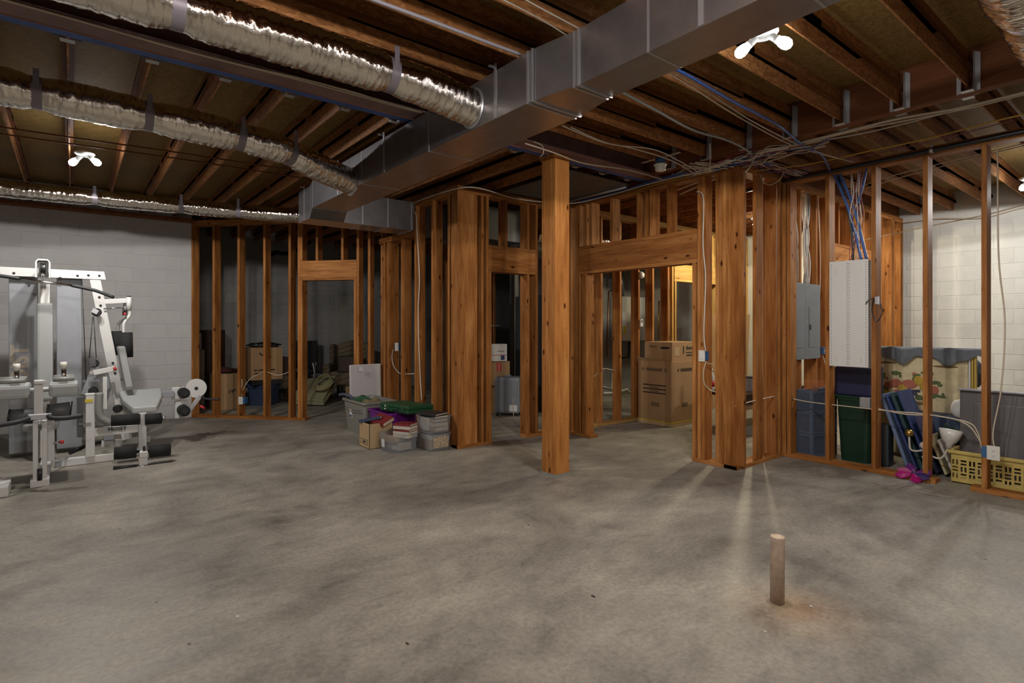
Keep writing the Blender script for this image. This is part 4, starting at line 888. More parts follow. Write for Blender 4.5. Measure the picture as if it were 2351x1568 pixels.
# ================================================================== helpers for goods
def plas(name, col, rough=0.45, **k): return mat(name, col, rough, **k)
def ctn(name, lo, hi, m, label, cat='box', group=None, flaps=None, bv=0.004, open_top=False, wall=0.005, rz=0.0):
    """carton: walls (and bottom) when open, closed body otherwise; origin at the base, built at angle rz about its base centre"""
    lo = Vector(lo); hi = Vector(hi); cx, cy = (lo.x + hi.x) / 2, (lo.y + hi.y) / 2
    r = empty(name, (cx, cy, lo.z), label, cat, group, rz=rz)
    b = MB()
    if open_top:
        b.box(lo, (hi.x, hi.y, lo.z + wall)); b.box((lo.x, lo.y, lo.z), (lo.x + wall, hi.y, hi.z)); b.box((hi.x - wall, lo.y, lo.z), (hi.x, hi.y, hi.z))
        b.box((lo.x, lo.y, lo.z), (hi.x, lo.y + wall, hi.z)); b.box((lo.x, hi.y - wall, lo.z), (hi.x, hi.y, hi.z))
    else: b.box(lo, hi, bv)
    b.build('body', m, r); return r
def tote_body(cx, cy, z, w, d, h, rz, taper=0.86, rim=0.02, wall=0.005, rimh=0.025):
    """open tapered tub with a rolled rim (local box rotated by rz)"""
    b = MB(); R3 = rotz(rz); C0 = Vector((cx, cy, z))
    def ring(k, zz, cr=0.05):
        hw, hd = w / 2 * k, d / 2 * k; pts = []
        for sx, sy, a0 in ((1, 1, 0), (-1, 1, 90), (-1, -1, 180), (1, -1, 270)):
            for i in range(4):
                a = math.radians(a0 + 30 * i); pts.append(C0 + R3 @ Vector((sx * (hw - cr) + cr * math.cos(a), sy * (hd - cr) + cr * math.sin(a), zz)))
        return [b.bm.verts.new(p) for p in pts]
    ko = 2 * rim / min(w, d)
    lv = [ring(taper, 0), ring(1.0, h - rimh), ring(1 + ko, h - rimh), ring(1 + ko, h), ring(1.0 - 0.01, h), ring(taper - 2 * wall / min(w, d), wall)]
    for a, c in zip(lv, lv[1:]):
        for i in range(16): b.bm.faces.new((a[i], a[(i + 1) % 16], c[(i + 1) % 16], c[i]))
    b.bm.faces.new(list(reversed(lv[0]))); b.bm.faces.new(lv[-1]); return b
def slab(name, c, dims, m, parent, rot=None, bv=0.004):
    b = MB(); b.obox(c, dims, rot, bv); return b.build(name, m, parent)
def eul(x=0, y=0, z=0): return (Matrix.Rotation(z, 3, 'Z') @ Matrix.Rotation(y, 3, 'Y') @ Matrix.Rotation(x, 3, 'X'))
PAGES = mat('book_pages', (0.58, 0.50, 0.38), 0.85)
def book(c, dims, m, label, rot=None, group=None):
    """dims: width, length, thickness; cover wraps a page block"""
    rot = rot or Matrix.Identity(3); c = Vector(c)
    r = empty('book', c - Vector((0, 0, dims[2] / 2)), label, 'book', group)
    slab('pages', c, (dims[0] * 0.96, dims[1] * 0.96, dims[2] - 0.006), PAGES, r, rot, 0)
    for s in (-1, 1): slab('cover', c + rot @ Vector((0, 0, s * (dims[2] / 2 - 0.0015))), (dims[0], dims[1], 0.003), m, r, rot, 0)
    slab('spine', c + rot @ Vector((-dims[0] / 2, 0, 0)), (0.003, dims[1], dims[2]), m, r, rot, 0)
    return r
BC = [plas('book_red', (0.20, 0.022, 0.022), 0.5), plas('book_navy', (0.03, 0.04, 0.09), 0.5), plas('book_tan', (0.36, 0.22, 0.10), 0.6), plas('book_brown', (0.12, 0.06, 0.035), 0.6), plas('book_cream', (0.52, 0.47, 0.40), 0.6), plas('book_black', (0.025, 0.023, 0.023), 0.5), plas('book_orange', (0.42, 0.13, 0.05), 0.5)]
CLEAR = mat('clear_plastic', (0.36, 0.38, 0.41), 0.2, alpha=0.24)

# ================================================================== bins by the storage wall
GT = plas('grey_tote_plastic', (0.235, 0.225, 0.195), 0.45)
tx, ty = 3.09, 6.94
r = empty('storage_tote', (tx, ty, 0), 'large open grey tote with green clothes beside the white board', 'tote')
tote_body(tx, ty, 0, 0.44, 0.68, 0.43, 0, 0.86, 0.018).build('tub', GT, r)
for z in (0.33, 0.30): 
    b = MB(); b.tube([(tx - 0.218, ty - 0.28, z), (tx - 0.218, ty, z - 0.02), (tx - 0.218, ty + 0.28, z)], 0.006, 6, 6); b.build('rib', GT, r)
slab('label', (tx - 0.209, ty + 0.10, 0.25), (0.003, 0.075, 0.12), PAPER, r, eul(0, -0.07, 0), 0); slab('label_mark', (tx - 0.2115, ty + 0.10, 0.215), (0.002, 0.06, 0.03), mat('blue_mark', (0.06, 0.10, 0.22)), r, eul(0, -0.07, 0), 0)
def cloth_lump(name, c, s, m, label, sd, cat='cloth', amp=0.25, n=3):
    rn = random.Random(sd); b = MB(); bmesh.ops.create_icosphere(b.bm, subdivisions=n, radius=1.0); ph = [rn.uniform(0, 6.28) for _ in range(6)]
    for v in b.bm.verts:
        k = 1 + amp * (math.sin(v.co.x * 4 + ph[0]) * math.sin(v.co.y * 5 + ph[1]) + 0.5 * math.sin(v.co.z * 7 + v.co.x * 6 + ph[2]) + 0.3 * math.sin(11 * v.co.y + ph[3]))
        v.co = Vector((v.co.x * s[0] * k, v.co.y * s[1] * k, v.co.z * s[2] * k)) + Vector(c)
    for f_ in b.bm.faces: f_.smooth = True
    o = b.build(name, m); tag(o, label, cat); return o
GREENC = plas('green_cloth', (0.03, 0.085, 0.035), 0.9, var=0.4, vscale=20, bmp=0.4, bscale=60); CAMO = plas('camouflage_cloth', (0.16, 0.13, 0.07), 0.9, var=0.7, vscale=14, bmp=0.4, bscale=60)
cloth_lump('folded_cloth', (3.03, 7.05, 0.37), (0.12, 0.15, 0.09), GREENC, 'dark green cloth at the back of the grey tote', 2)
cloth_lump('folded_cloth', (3.10, 6.85, 0.36), (0.14, 0.17, 0.075), CAMO, 'tan and green patterned cloth heaped in the grey tote', 5)
cable([(2.98, 7.12, 0.36), (2.93, 7.18, 0.45), (2.88, 7.26, 0.475), (2.84, 7.33, 0.465)], 0.022, plas('slate_handle', (0.05, 0.06, 0.09)), 'slate blue curved cane handle sticking out of the grey tote', name='walking_cane', seg=10)
# white board standing behind the tote
WB = plas('pale_board', (0.50, 0.47, 0.47), 0.5, var=0.03)
a = atY(803, 838, 7.36); c_ = atY(875, 838, 7.36)
b = MB(); b.obox(((a.x + c_.x) / 2 - 0.0, 7.36, a.z / 2), (c_.x - a.x, 0.035, a.z), eul(-0.04, 0, 0), 0.016); wb = b.build('foam_board', WB); tag(wb, 'pale rounded board standing behind the grey tote', 'board')
b = MB(); m_ = atY(829, 848, 7.32); b.obox(m_, (0.06, 0.004, 0.06), eul(0, 0.3, 0)); b.build('price_tag', PAPER, wb)
# purple bin and green case
PUR = plas('purple_plastic', (0.16, 0.012, 0.22), 0.4); GRN = plas('green_case_plastic', (0.012, 0.066, 0.024), 0.5)
r = empty('storage_bin', (3.13, 6.32, 0), 'open purple plastic bin under the green case', 'bin')
tote_body(3.13, 6.32, 0, 0.40, 0.56, 0.36, 0, 0.88, 0.014).build('tub', PUR, r)
gc = empty('tool_case', (3.24, 6.08, 0.37), 'flat dark green hard case resting on the purple bin', 'case')
Rg = eul(-0.02, 0.03, 0.10); cc = Vector((3.20, 6.10, 0.405))
slab('lower_shell', cc + Rg @ Vector((0, 0, -0.020)), (0.37, 0.62, 0.045), GRN, gc, Rg, 0.012); slab('upper_shell', cc + Rg @ Vector((0, 0, 0.028)), (0.37, 0.62, 0.05), GRN, gc, Rg, 0.016)
for yy in (-0.20, 0.12): slab('latch', cc + Rg @ Vector((-0.188, yy, 0.004)), (0.012, 0.06, 0.05), GRN, gc, Rg, 0.004)
for zz in (-0.014, 0.020): slab('clasp', cc + Rg @ Vector((-0.19, 0.17, zz)), (0.008, 0.03, 0.016), IVORY, gc, Rg, 0.002)
slab('case_handle', cc + Rg @ Vector((-0.20, -0.04, 0.0)), (0.025, 0.14, 0.02), GRN, gc, Rg, 0.006)
# cardboard file box with books
fx0, fx1, fy0, fy1, fh = 2.64, 2.93, 5.92, 6.20, 0.285
fb = ctn('file_box', (fx0, fy0, 0), (fx1, fy1, fh), CARD2, 'open cardboard file box with a dark red book on top', open_top=True)
b = MB()
for p, q in (((fx0 - .001, fy0 + .05, .045), (fx0 - .001, fy0 + .23, .045)), ((fx0 - .001, fy0 + .05, .095), (fx0 - .001, fy0 + .23, .095)), ((fx0 - .001, fy0 + .05, .045), (fx0 - .001, fy0 + .05, .095)), ((fx0 - .001, fy0 + .23, .045), (fx0 - .001, fy0 + .23, .095))): b.bar(p, q, 0.002, 0.004)
b.build('print_frame', INK, fb); slab('print_line', (fx0 - 0.001, fy0 + 0.135, 0.070), (0.002, 0.075, 0.018), INK, fb, None, 0)
book((2.83, 6.00, 0.305), (0.17, 0.24, 0.045), BC[0], 'dark red book lying tilted on the cardboard file box', eul(0.12, -0.35, 0.25))
book((2.77, 6.12, 0.30), (0.20, 0.26, 0.035), BC[1], 'navy book slanting out of the cardboard file box', eul(-0.2, 0.2, 0.8))
ctn('paper_stack', (2.66, 5.95, 0.02), (2.91, 6.17, 0.25), PAGES, 'stack of papers inside the cardboard file box', 'paper')
# clear bins
def clear_bin(x0, y0, x1, y1, z, h, label):
    r = empty('clear_bin', ((x0 + x1) / 2, (y0 + y1) / 2, z), label, 'bin', 'clear plastic bins of books')
    tote_body((x0 + x1) / 2, (y0 + y1) / 2, z, x1 - x0, y1 - y0, h, 0, 0.93, 0.008, 0.004, 0.012).build('tub', CLEAR, r)
    return r
b1 = clear_bin(2.735, 5.56, 3.08, 5.90, 0, 0.20, 'clear plastic bin full of books in front of the file box')
slab('label', (2.742, 5.78, 0.085), (0.003, 0.07, 0.09), PAPER, b1, eul(0, -0.06, 0), 0)
for i, (dx, dy, z, th, m) in enumerate(((0, 0, 0.05, 0.08, 4), (-.05, .05, 0.12, 0.05, 2), (.05, -.05, 0.165, 0.035, 4), (.05, -.05, 0.200, 0.03, 4), (.055, -.045, 0.228, 0.022, 0), (.05, -.05, 0.258, 0.032, 4), (.06, -.03, 0.287, 0.022, 0))):
    book((2.915 + dx, 5.72 + dy, z), (0.17, 0.22, th), BC[m], ('pale thick book at the bottom of the front clear bin', 'tan book inside the front clear bin', 'cream book low in the front bin stack', 'cream book second in the front bin stack', 'thin red book third in the front bin stack', 'cream book near the top of the front bin stack', 'red book on top of the front bin stack')[i], eul(0, 0, 0.25 + 0.05 * i))
b2 = clear_bin(3.10, 5.375, 3.405, 5.70, 0, 0.19, 'lower clear bin of the stack against the corner post')
b3 = clear_bin(3.10, 5.375, 3.405, 5.70, 0.192, 0.19, 'upper clear bin of the stack against the corner post')
for i, (x, y, z, w, d, th, m, rt) in enumerate(((3.25, 5.54, 0.06, .22, .26, .10, 2, 0), (3.25, 5.53, 0.14, .20, .24, .05, 4, .1), (3.16, 5.57, 0.29, .03, .16, .14, 4, 0), (3.27, 5.50, 0.24, .18, .22, .05, 2, 0.05), (3.27, 5.50, 0.29, .19, .22, .04, 4, -0.1), (3.27, 5.51, 0.335, .18, .21, .035, 2, .05), (3.26, 5.53, 0.372, .20, .26, .03, 5, .15), (3.24, 5.54, 0.402, .22, .28, .02, 5, .35))):
    book((x, y, z), (w, d, th), BC[m], ('thick tan book at the bottom of the lower stacked bin', 'cream book on top in the lower stacked bin', 'upright cream book in the upper stacked bin', 'tan book at the bottom of the upper stacked bin', 'cream book in the middle of the upper stacked bin', 'tan book high in the upper stacked bin', 'black book level with the rim of the upper bin', 'black folder lying on top of the stacked bins')[i], eul(0, 0, rt))
slab('printed_sheet', (3.255, 5.381, 0.095), (0.20, 0.003, 0.13), plas('buff_print', (0.42, 0.33, 0.22), 0.7, var=0.5, vscale=40), b2, eul(0.05, 0, 0), 0)

# ================================================================== dim storage room behind the diagonal wall
DB = plas('blue_tote_plastic', (0.035, 0.055, 0.11), 0.45)
r = empty('lidded_tote', (2.62, 10.42, 0), 'blue lidded tote under a carton in the dim storage room', 'tote', rz=0)
tote_body(2.66, 10.42, 0, 0.44, 0.34, 0.34, -0.75, 0.88).build('tub', DB, r); slab('lid', (2.66, 10.42, 0.355), (0.47, 0.37, 0.03), DB, r, rotz(-0.75), 0.01)
dk = ctn('dark_crate', (2.42, 10.22, 0.371), (2.9, 10.62, 0.455), BLACK, 'flat black crate between blue tote and carton', 'crate', rz=0)
cb = ctn('moving_carton', (2.40, 10.2, 0.456), (2.92, 10.64, 1.02), CARD, 'tall carton with printed lettering on the blue tote', rz=0)
for x_, z_, w_ in ((2.47, 0.63, 0.05), (2.58, 0.63, 0.13), (2.74, 0.63, 0.10), (2.53, 0.57, 0.14)): slab('print_line', (x_, 10.198, z_), (w_, 0.002, 0.022), INK, cb, None, 0)
b = MB(); b.tube([(2.62 + 0.08 * math.cos(a), 10.196, 0.93 + 0.05 * math.sin(a)) for a in [i * math.pi / 6 for i in range(6, 13)]], 0.012, 6); b.build('print_mark', INK, cb)
cloth_lump('garbage_bag', (2.66, 10.42, 1.055), (0.26, 0.2, 0.05), BLACK, 'black plastic bag on top of the tall carton', 9, 'bag')
cb = ctn('moving_carton', (1.82, 10.15, 0), (2.24, 10.60, 0.60), CARD, 'wide carton marked nineteen left of the blue tote')
text_mesh('print', '19"', 0.09, (2.03, 10.147, 0.27), (1, 0, 0), (0, 0, 1), INK, cb, bold=0.002)
cloth_lump('cloth_heap', (2.03, 10.38, 0.64), (0.2, 0.2, 0.05), plas('maroon_cloth', (0.06, 0.012, 0.012), 0.9), 'maroon cloth spread on the wide carton', 4)
wr_ = empty('wardrobe', (1.85, 11.2, 0), 'tall dark wooden cabinet against the far left wall', 'cabinet')
slab('body', (1.85, 11.25, 0.66), (0.62, 0.45, 1.32), DARKWOOD, wr_)
for s in (-1, 1): slab('door', (1.85 + s * 0.155, 11.015, 0.66), (0.30, 0.02, 1.22), DARKWOOD, wr_)
slab('knob', (1.87, 11.0, 0.7), (0.02, 0.02, 0.02), CHROME, wr_)
slab('shelf_unit_', (0, 0, -5), (0.01, 0.01, 0.01), DARKWOOD, wr_) if False else None
rf = ctn('wooden_chest', (1.47, 10.5, 1.0), (1.70, 10.85, 1.28), plas('red_brown_wood', (0.07, 0.02, 0.012), 0.5), 'small reddish wooden chest stacked at the far left', 'chest')
ctn('tall_carton', (1.46, 10.46, 0), (1.74, 10.9, 0.998), plas('dark_carton', (0.10, 0.065, 0.04), 0.8), 'tall dark carton below the reddish chest')
# zigzag upholstery
def zigzag():
    m, nt, b = nodes_of('zigzag_upholstery'); b.inputs['Roughness'].default_value = 0.9
    tc = nt.nodes.new('ShaderNodeTexCoord'); sx = nt.nodes.new('ShaderNodeSeparateXYZ'); nt.links.new(tc.outputs['Object'], sx.inputs[0])
    ad = N(nt, 'ShaderNodeMath', operation='ADD'); nt.links.new(sx.outputs[0], ad.inputs[0]); nt.links.new(sx.outputs[1], ad.inputs[1])
    pp = N(nt, 'ShaderNodeMath', operation='PINGPONG'); pp.inputs[1].default_value = 0.06; nt.links.new(ad.outputs[0], pp.inputs[0])
    k = N(nt, 'ShaderNodeMath', operation='MULTIPLY_ADD'); k.inputs[1].default_value = 1.4; nt.links.new(pp.outputs[0], k.inputs[0]); nt.links.new(sx.outputs[2], k.inputs[2])
    md = N(nt, 'ShaderNodeMath', operation='PINGPONG'); md.inputs[1].default_value = 0.05; nt.links.new(k.outputs[0], md.inputs[0])
    sc = N(nt, 'ShaderNodeMath', operation='MULTIPLY'); sc.inputs[1].default_value = 20; nt.links.new(md.outputs[0], sc.inputs[0])
    r = ramp(nt, [(0.0, (0.05, 0.032, 0.02)), (0.35, (0.22, 0.16, 0.10)), (0.55, (0.06, 0.065, 0.045)), (0.8, (0.26, 0.20, 0.13)), (1.0, (0.09, 0.05, 0.03))]); nt.links.new(sc.outputs[0], r.inputs[0]); nt.links.new(r.outputs[0], b.inputs['Base Color']); return m
ZZ = zigzag()
ax, ay = 4.36, 10.72; Ra = rotz(-0.62)
ac = empty('wing_chair', (ax, ay, 0), 'wing backed armchair with zigzag upholstery in the storage room', 'armchair')
def aslab(n, c, d, bv=0.04, m=None): return slab(n, Vector((ax, ay, 0)) + Ra @ Vector(c), d, m or ZZ, ac, Ra, bv)
aslab('seat', (0, -0.05, 0.35), (0.60, 0.62, 0.30), 0.05)
b = MB(); pts = [(-0.36, 0.26, 0.2), (0.36, 0.26, 0.2), (0.37, 0.26, 0.95), (0.30, 0.26, 1.03), (0.16, 0.26, 1.06), (0, 0.26, 1.11), (-0.16, 0.26, 1.06), (-0.30, 0.26, 1.03), (-0.37, 0.26, 0.95)]
b.prism([Vector((ax, ay, 0)) + Ra @ Vector(p) for p in pts], Ra @ Vector((0, 0.16, 0))); bmesh.ops.bevel(b.bm, geom=list(b.bm.edges), offset=0.03, segments=2, affect='EDGES'); b.build('backrest', ZZ, ac)
for s in (-1, 1):
    aslab('arm', (s * 0.36, -0.08, 0.42), (0.14, 0.62, 0.44), 0.05); aslab('wing', (s * 0.37, 0.16, 0.80), (0.10, 0.26, 0.44), 0.045)
    for q in (-0.32, 0.30): aslab('leg', (s * 0.30, q, 0.10), (0.05, 0.05, 0.20), 0.005, DARKWOOD)
ctn('wooden_box', (4.10, 10.32, 0.505), (4.50, 10.72, 0.80), plas('brown_case', (0.05, 0.026, 0.016), 0.6), 'brown case sitting on the wing chair seat', 'case', rz=-0.62)
ctn('open_carton', (4.02, 9.80, 0), (4.46, 10.10, 0.27), CARD, 'low open carton in front of the wing chair', open_top=True, rz=-0.62)
ot = empty('footstool', (3.02, 10.85, 0), 'zigzag patterned footstool behind the long white cable', 'footstool'); slab('cushion', (3.02, 10.85, 0.36), (0.5, 0.45, 0.26), ZZ, ot, rotz(-0.6), 0.05)
for sx in (-1, 1):
    for sy in (-1, 1): slab('leg', Vector((3.02, 10.85, 0.115)) + rotz(-0.6) @ Vector((sx * 0.2, sy * 0.17, 0)), (0.045, 0.045, 0.23), DARKWOOD, ot)
ctn('wooden_case', (2.85, 10.95, 0.491), (3.25, 11.2, 0.80), plas('brown_case2', (0.06, 0.03, 0.02), 0.6), 'dark brown case lying on the zigzag footstool', 'case')
fx, fy = 3.60, 11.22; Rf = rotz(-0.62)
fc = empty('folding_chair', (fx, fy, 0), 'black folding chair with pale tube legs beside the wing chair', 'chair')
def fp(x, y, z): return Vector((fx, fy, 0)) + Rf @ Vector((x, y, z))
b = MB(); b.obox(fp(0, 0.16, 0.82), (0.46, 0.04, 0.55), Rf @ Matrix.Rotation(-0.12, 3, 'X'), 0.02); b.build('backrest', FOAM, fc); b = MB(); b.obox(fp(0, -0.08, 0.45), (0.44, 0.42, 0.05), Rf, 0.02); b.build('seat', FOAM, fc)
for s in (-1, 1):
    for y0, y1 in ((-0.28, 0.10), (0.26, -0.12)): 
        b = MB(); b.tube([fp(s * 0.23, y0, 0), fp(s * 0.23, y1, 0.66)], 0.012, 8); b.build('leg', WHITEC, fc)
b = MB(); b.tube([fp(-0.23, 0.12, 0.66), fp(-0.23, -0.14, 0.67), fp(-0.23, -0.16, 0.60)], 0.012, 8, 4); b.build('arm_rail', WHITEC, fc)
# folded pale panel with a wicker coil
FP = plas('pale_foam_panel', (0.27, 0.26, 0.15), 0.8, var=0.08)
fm = empty('folded_mattress', (3.35, 9.95, 0), 'pale folded foam mattress on the floor beyond the doorway', 'mattress')
p1, p2, p3, p4 = Vector((3.0, 10.02, 0.02)), Vector((3.42, 9.55, 0.02)), Vector((3.95, 10.35, 0.0)), Vector((3.65, 10.5, 0.0))
b = MB(); b.prism([p1, p2, p2 + Vector((0.45, 0.50, 0.30)), p1 + Vector((0.45, 0.50, 0.12))], (0, 0, 0.04)); b.build('lower_leaf', FP, fm)
b = MB(); b.prism([p1 + Vector((0.02, 0.02, 0.08)), p2 + Vector((0.0, 0.03, 0.05)), p2 + Vector((0.42, 0.52, 0.42)), p1 + Vector((0.42, 0.52, 0.34))], (0, 0, 0.035)); b.build('upper_leaf', FP, fm)
b = MB()
for k in range(5):
    rr = 0.17 - 0.014 * k; b.tube([(3.52 + rr * math.cos(a), 9.86 + rr * math.sin(a), 0.36 + 0.016 * k + 0.10 * math.cos(a - 0.8)) for a in [i * math.pi / 12 for i in range(25)]], 0.010, 6)
o = b.build('wicker_coil', plas('wicker', (0.30, 0.27, 0.14), 0.8)); tag(o, 'pale round wicker coil lying on the folded mattress', 'basket')
b = MB(); b.tube([(2.9, 10.6, 2.74), (3.2, 10.7, 2.76), (3.6, 10.8, 3.02)], 0.04, 12, 4); b.tube([(2.9, 10.6, 2.74), (2.72, 10.3, 2.60), (2.70, 10.25, 2.45)], 0.04, 12, 4)
tag(b.build('drain_pipe', BLACK), 'bent black drain pipe hanging in the dim storage room', 'pipe')

# ================================================================== closet
DH = plas('grey_appliance', (0.22, 0.235, 0.26), 0.45)
dx_, dy_ = 5.36, 6.82; Rd = rotz(-0.85)
dh = empty('dehumidifier', (dx_, dy_, 0), 'grey rounded dehumidifier seen from behind through the closet door', 'dehumidifier')
slab('body', (dx_, dy_, 0.325), (0.40, 0.30, 0.56), DH, dh, Rd, 0.045); slab('rear_panel', Vector((dx_, dy_, 0.31)) + Rd @ Vector((0, -0.152, 0)), (0.33, 0.008, 0.46), DH, dh, Rd, 0.004)
slab('rating_label', Vector((dx_, dy_, 0.13)) + Rd @ Vector((0.10, -0.158, 0)), (0.12, 0.003, 0.10), PAPER, dh, Rd, 0); slab('carry_handle', (dx_ - 0.01, dy_, 0.615), (0.10, 0.06, 0.02), plas('pale_blue', (0.20, 0.30, 0.42)), dh, Rd, 0.006)
for s in (-1, 1):
    for q in (-1, 1): slab('caster', Vector((dx_, dy_, 0.022)) + Rd @ Vector((s * 0.16, q * 0.10, 0)), (0.03, 0.04, 0.044), BLACK, dh, Rd, 0.008)
b = MB(); q0 = Vector((dx_, dy_, 0)) + Rd @ Vector((0.10, -0.165, 0)); b.tube([q0 + Vector((0, 0, 0.22)), q0 + Vector((-0.005, 0, 0.27)), q0 + Vector((0.005, 0, 0.10)), q0 + Vector((0.01, 0, 0.02))], 0.006, 6, 6); b.build('cord', CREAM, dh)
ctn('storage_carton', (5.27, 7.22, 0), (5.75, 7.56, 0.42), CARD, 'lower brown carton hidden behind the dehumidifier', rz=-0.5)
c2 = ctn('storage_carton', (5.24, 7.20, 0.421), (5.72, 7.54, 0.82), CARD, 'brown carton with a red sticker behind the dehumidifier', rz=-0.5)
p_ = Vector((5.22, 7.27, 0)); n_ = rotz(-0.5) @ Vector((0, -1, 0)); x_ = rotz(-0.5) @ Vector((1, 0, 0))
st = slab('red_sticker', (0.06, -0.1725, 0.30), (0.07, 0.003, 0.13), RED, None, None, 0); st.parent = c2; st.location = (0.06, -0.1725, 0.24)
fr = text_mesh('print', 'FRAGILE', 0.030, (0, 0, 0), (0, 0, 1), (-1, 0, 0), PAPER, c2); fr.data.transform(Matrix.Translation(parent_world(c2))); fr.location = (0.07, -0.1745, 0.245)
c3 = ctn('white_carton', (5.22, 7.20, 0.821), (5.66, 7.52, 1.10), PAPER, 'white mailing carton with red stripe on the brown carton', rz=-0.5)
for nm, m, lc, dm in (('stripe', RED, (0, -0.1615, 0.10), (0.44, 0.002, 0.008)), ('badge', mat('navy_badge', (0.03, 0.05, 0.15)), (0.15, -0.1615, 0.06), (0.06, 0.002, 0.07)), ('print_line', INK, (0.12, -0.1615, 0.165), (0.12, 0.002, 0.008))):
    b = MB(); b.obox((0, 0, 0), dm); me = mesh_from(nm, b.bm, m); o = bpy.data.objects.new(nm, me); o.location = lc; link(o, c3)
for zt__ in (0.165, 0.065):
    for k_, w__ in enumerate(('PRIORITY', 'MAIL')):
        o = text_mesh('print', w__, 0.028, (0, 0, 0), (1, 0, 0), (0, 0, 1), STEEL_RED, c3); o.data.transform(Matrix.Translation(parent_world(c3))); o.location = (-0.20, -0.1625, zt__ + 0.0 - 0.028 * k_)
b = MB(); b.tube([(5.5, 7.62, 1.40), (5.8, 7.64, 1.40)], 0.012, 8); b.tube([(5.5, 7.62, 1.40), (5.5, 7.62, 1.34)], 0.012, 8); tag(b.build('wall_bracket', WHITEC), 'small white pipe bracket on the closet back wall', 'bracket')
fu = empty('furnace_cabinet', (6.05, 6.95, 0), 'dark furnace stand-in added to keep light out of the closet', 'furnace')  # added out of sight to darken the closet, blocks the utility lamp
FD = plas('dark_enamel', (0.035, 0.038, 0.042), 0.5); slab('cabinet', (6.16, 7.0, 0.95), (0.36, 0.85, 1.9), FD, fu, None, 0.006); slab('access_panel', (6.16, 6.568, 0.6), (0.30, 0.014, 0.9), FD, fu, None, 0.004); slab('supply_box', (6.16, 7.0, 2.2), (0.34, 0.7, 0.6), GALV, fu, None, 0.003)

# ================================================================== utility room
bx0, bx1, by0, by1 = 6.47, 7.22, 4.60, 5.17
bc = ctn('appliance_carton', (bx0, by0, 0.06), (bx1, by1, 0.90), CARD, 'big appliance carton on a wooden base in the wide opening')
slab('base_board', ((bx0 + bx1) / 2, (by0 + by1) / 2, 0.0305), (bx1 - bx0 + 0.02, by1 - by0 + 0.02, 0.06), CARD2, bc, None, 0.004)
YS_ = mat('yellow_strap', (0.55, 0.45, 0.02), 0.5)
b = MB(); b.box((bx0 - 0.012, by0 - 0.012, 0.05), (bx0 - 0.010, by1, 0.064)); b.box((bx0 - 0.012, by0 - 0.012, 0.05), (bx1, by0 - 0.010, 0.064)); b.build('strap', YS_, bc)
for z in (0.56, 0.505, 0.45): slab('print_bar', (bx0 - 0.001, 4.885, z), (0.002, 0.40, 0.016), INK, bc, None, 0)
for z in (0.53, 0.475): slab('print_line', (bx0 - 0.001, 4.885, z), (0.002, 0.16, 0.008), INK, bc, None, 0)
for k in range(12):
    if k not in (1, 10):
        b = MB(); yc = by1 - 0.09 - 0.035 * k
        for dz in (-0.022, 0.022): b.obox((bx0 - 0.001, yc, 0.78 + dz), (0.002, 0.03, 0.003))
        for dy in (-0.014, 0.014): b.obox((bx0 - 0.001, yc + dy, 0.78), (0.002, 0.003, 0.044))
        b.obox((bx0 - 0.001, yc, 0.78), (0.002, 0.012, 0.024)); b.build('pictogram', INK, bc)
for z in (0.31, 0.29, 0.27): slab('print_line', (bx0 - 0.001, 4.87, z), (0.002, 0.14, 0.008), INK, bc, None, 0)
for k in range(12):
    if k not in (1, 10):
        b = MB(); xc = bx0 + 0.16 + 0.035 * k
        for dz in (-0.022, 0.022): b.obox((xc, by0 - 0.001, 0.78 + dz), (0.03, 0.002, 0.003))
        for dx in (-0.014, 0.014): b.obox((xc + dx, by0 - 0.001, 0.78), (0.003, 0.002, 0.044))
        b.obox((xc, by0 - 0.001, 0.78), (0.012, 0.002, 0.024)); b.build('pictogram', INK, bc)
for z in (0.31, 0.29, 0.27): slab('print_line', (bx0 + 0.32, by0 - 0.001, z), (0.14, 0.002, 0.008), INK, bc, None, 0)
b = MB(); b.box((bx0, by1 - 0.005, 0.90), (bx0 + 0.004, by1, 0.96)); b.prism([(bx0, by1, 0.9), (bx0, by0, 0.9), (bx0 - 0.03, by0, 0.925), (bx0 - 0.05, by1, 0.95)], (0.003, 0, 0.0)); b.build('torn_flap', CARD2, bc)
dc = ctn('appliance_carton', (6.53, 4.63, 0.901), (7.18, 5.10, 1.17), CARD, 'smaller carton with lettering on top of the big carton')
text_mesh('print', 'dacor', 0.075, (6.86, 4.628, 1.065), (1, 0, 0), (0, 0, 1), INK, dc, bold=0.002); text_mesh('print', 'dacor', 0.06, (6.528, 5.02, 1.09), (0, -1, 0), (0, 0, 1), INK, dc)
slab('hand_hole', (6.80, 4.629, 1.06), (0.022, 0.003, 0.11), INK, dc, None, 0); slab('print_frame', (6.64, 4.629, 1.04), (0.12, 0.002, 0.12), CARD2, dc, None, 0); slab('print_line', (6.94, 4.629, 1.02), (0.15, 0.002, 0.012), INK, dc, None, 0); slab('print_line', (6.94, 4.629, 0.98), (0.13, 0.002, 0.02), INK, dc, None, 0)
slab('print_line', (6.529, 4.75, 1.09), (0.002, 0.14, 0.03), INK, dc, None, 0)
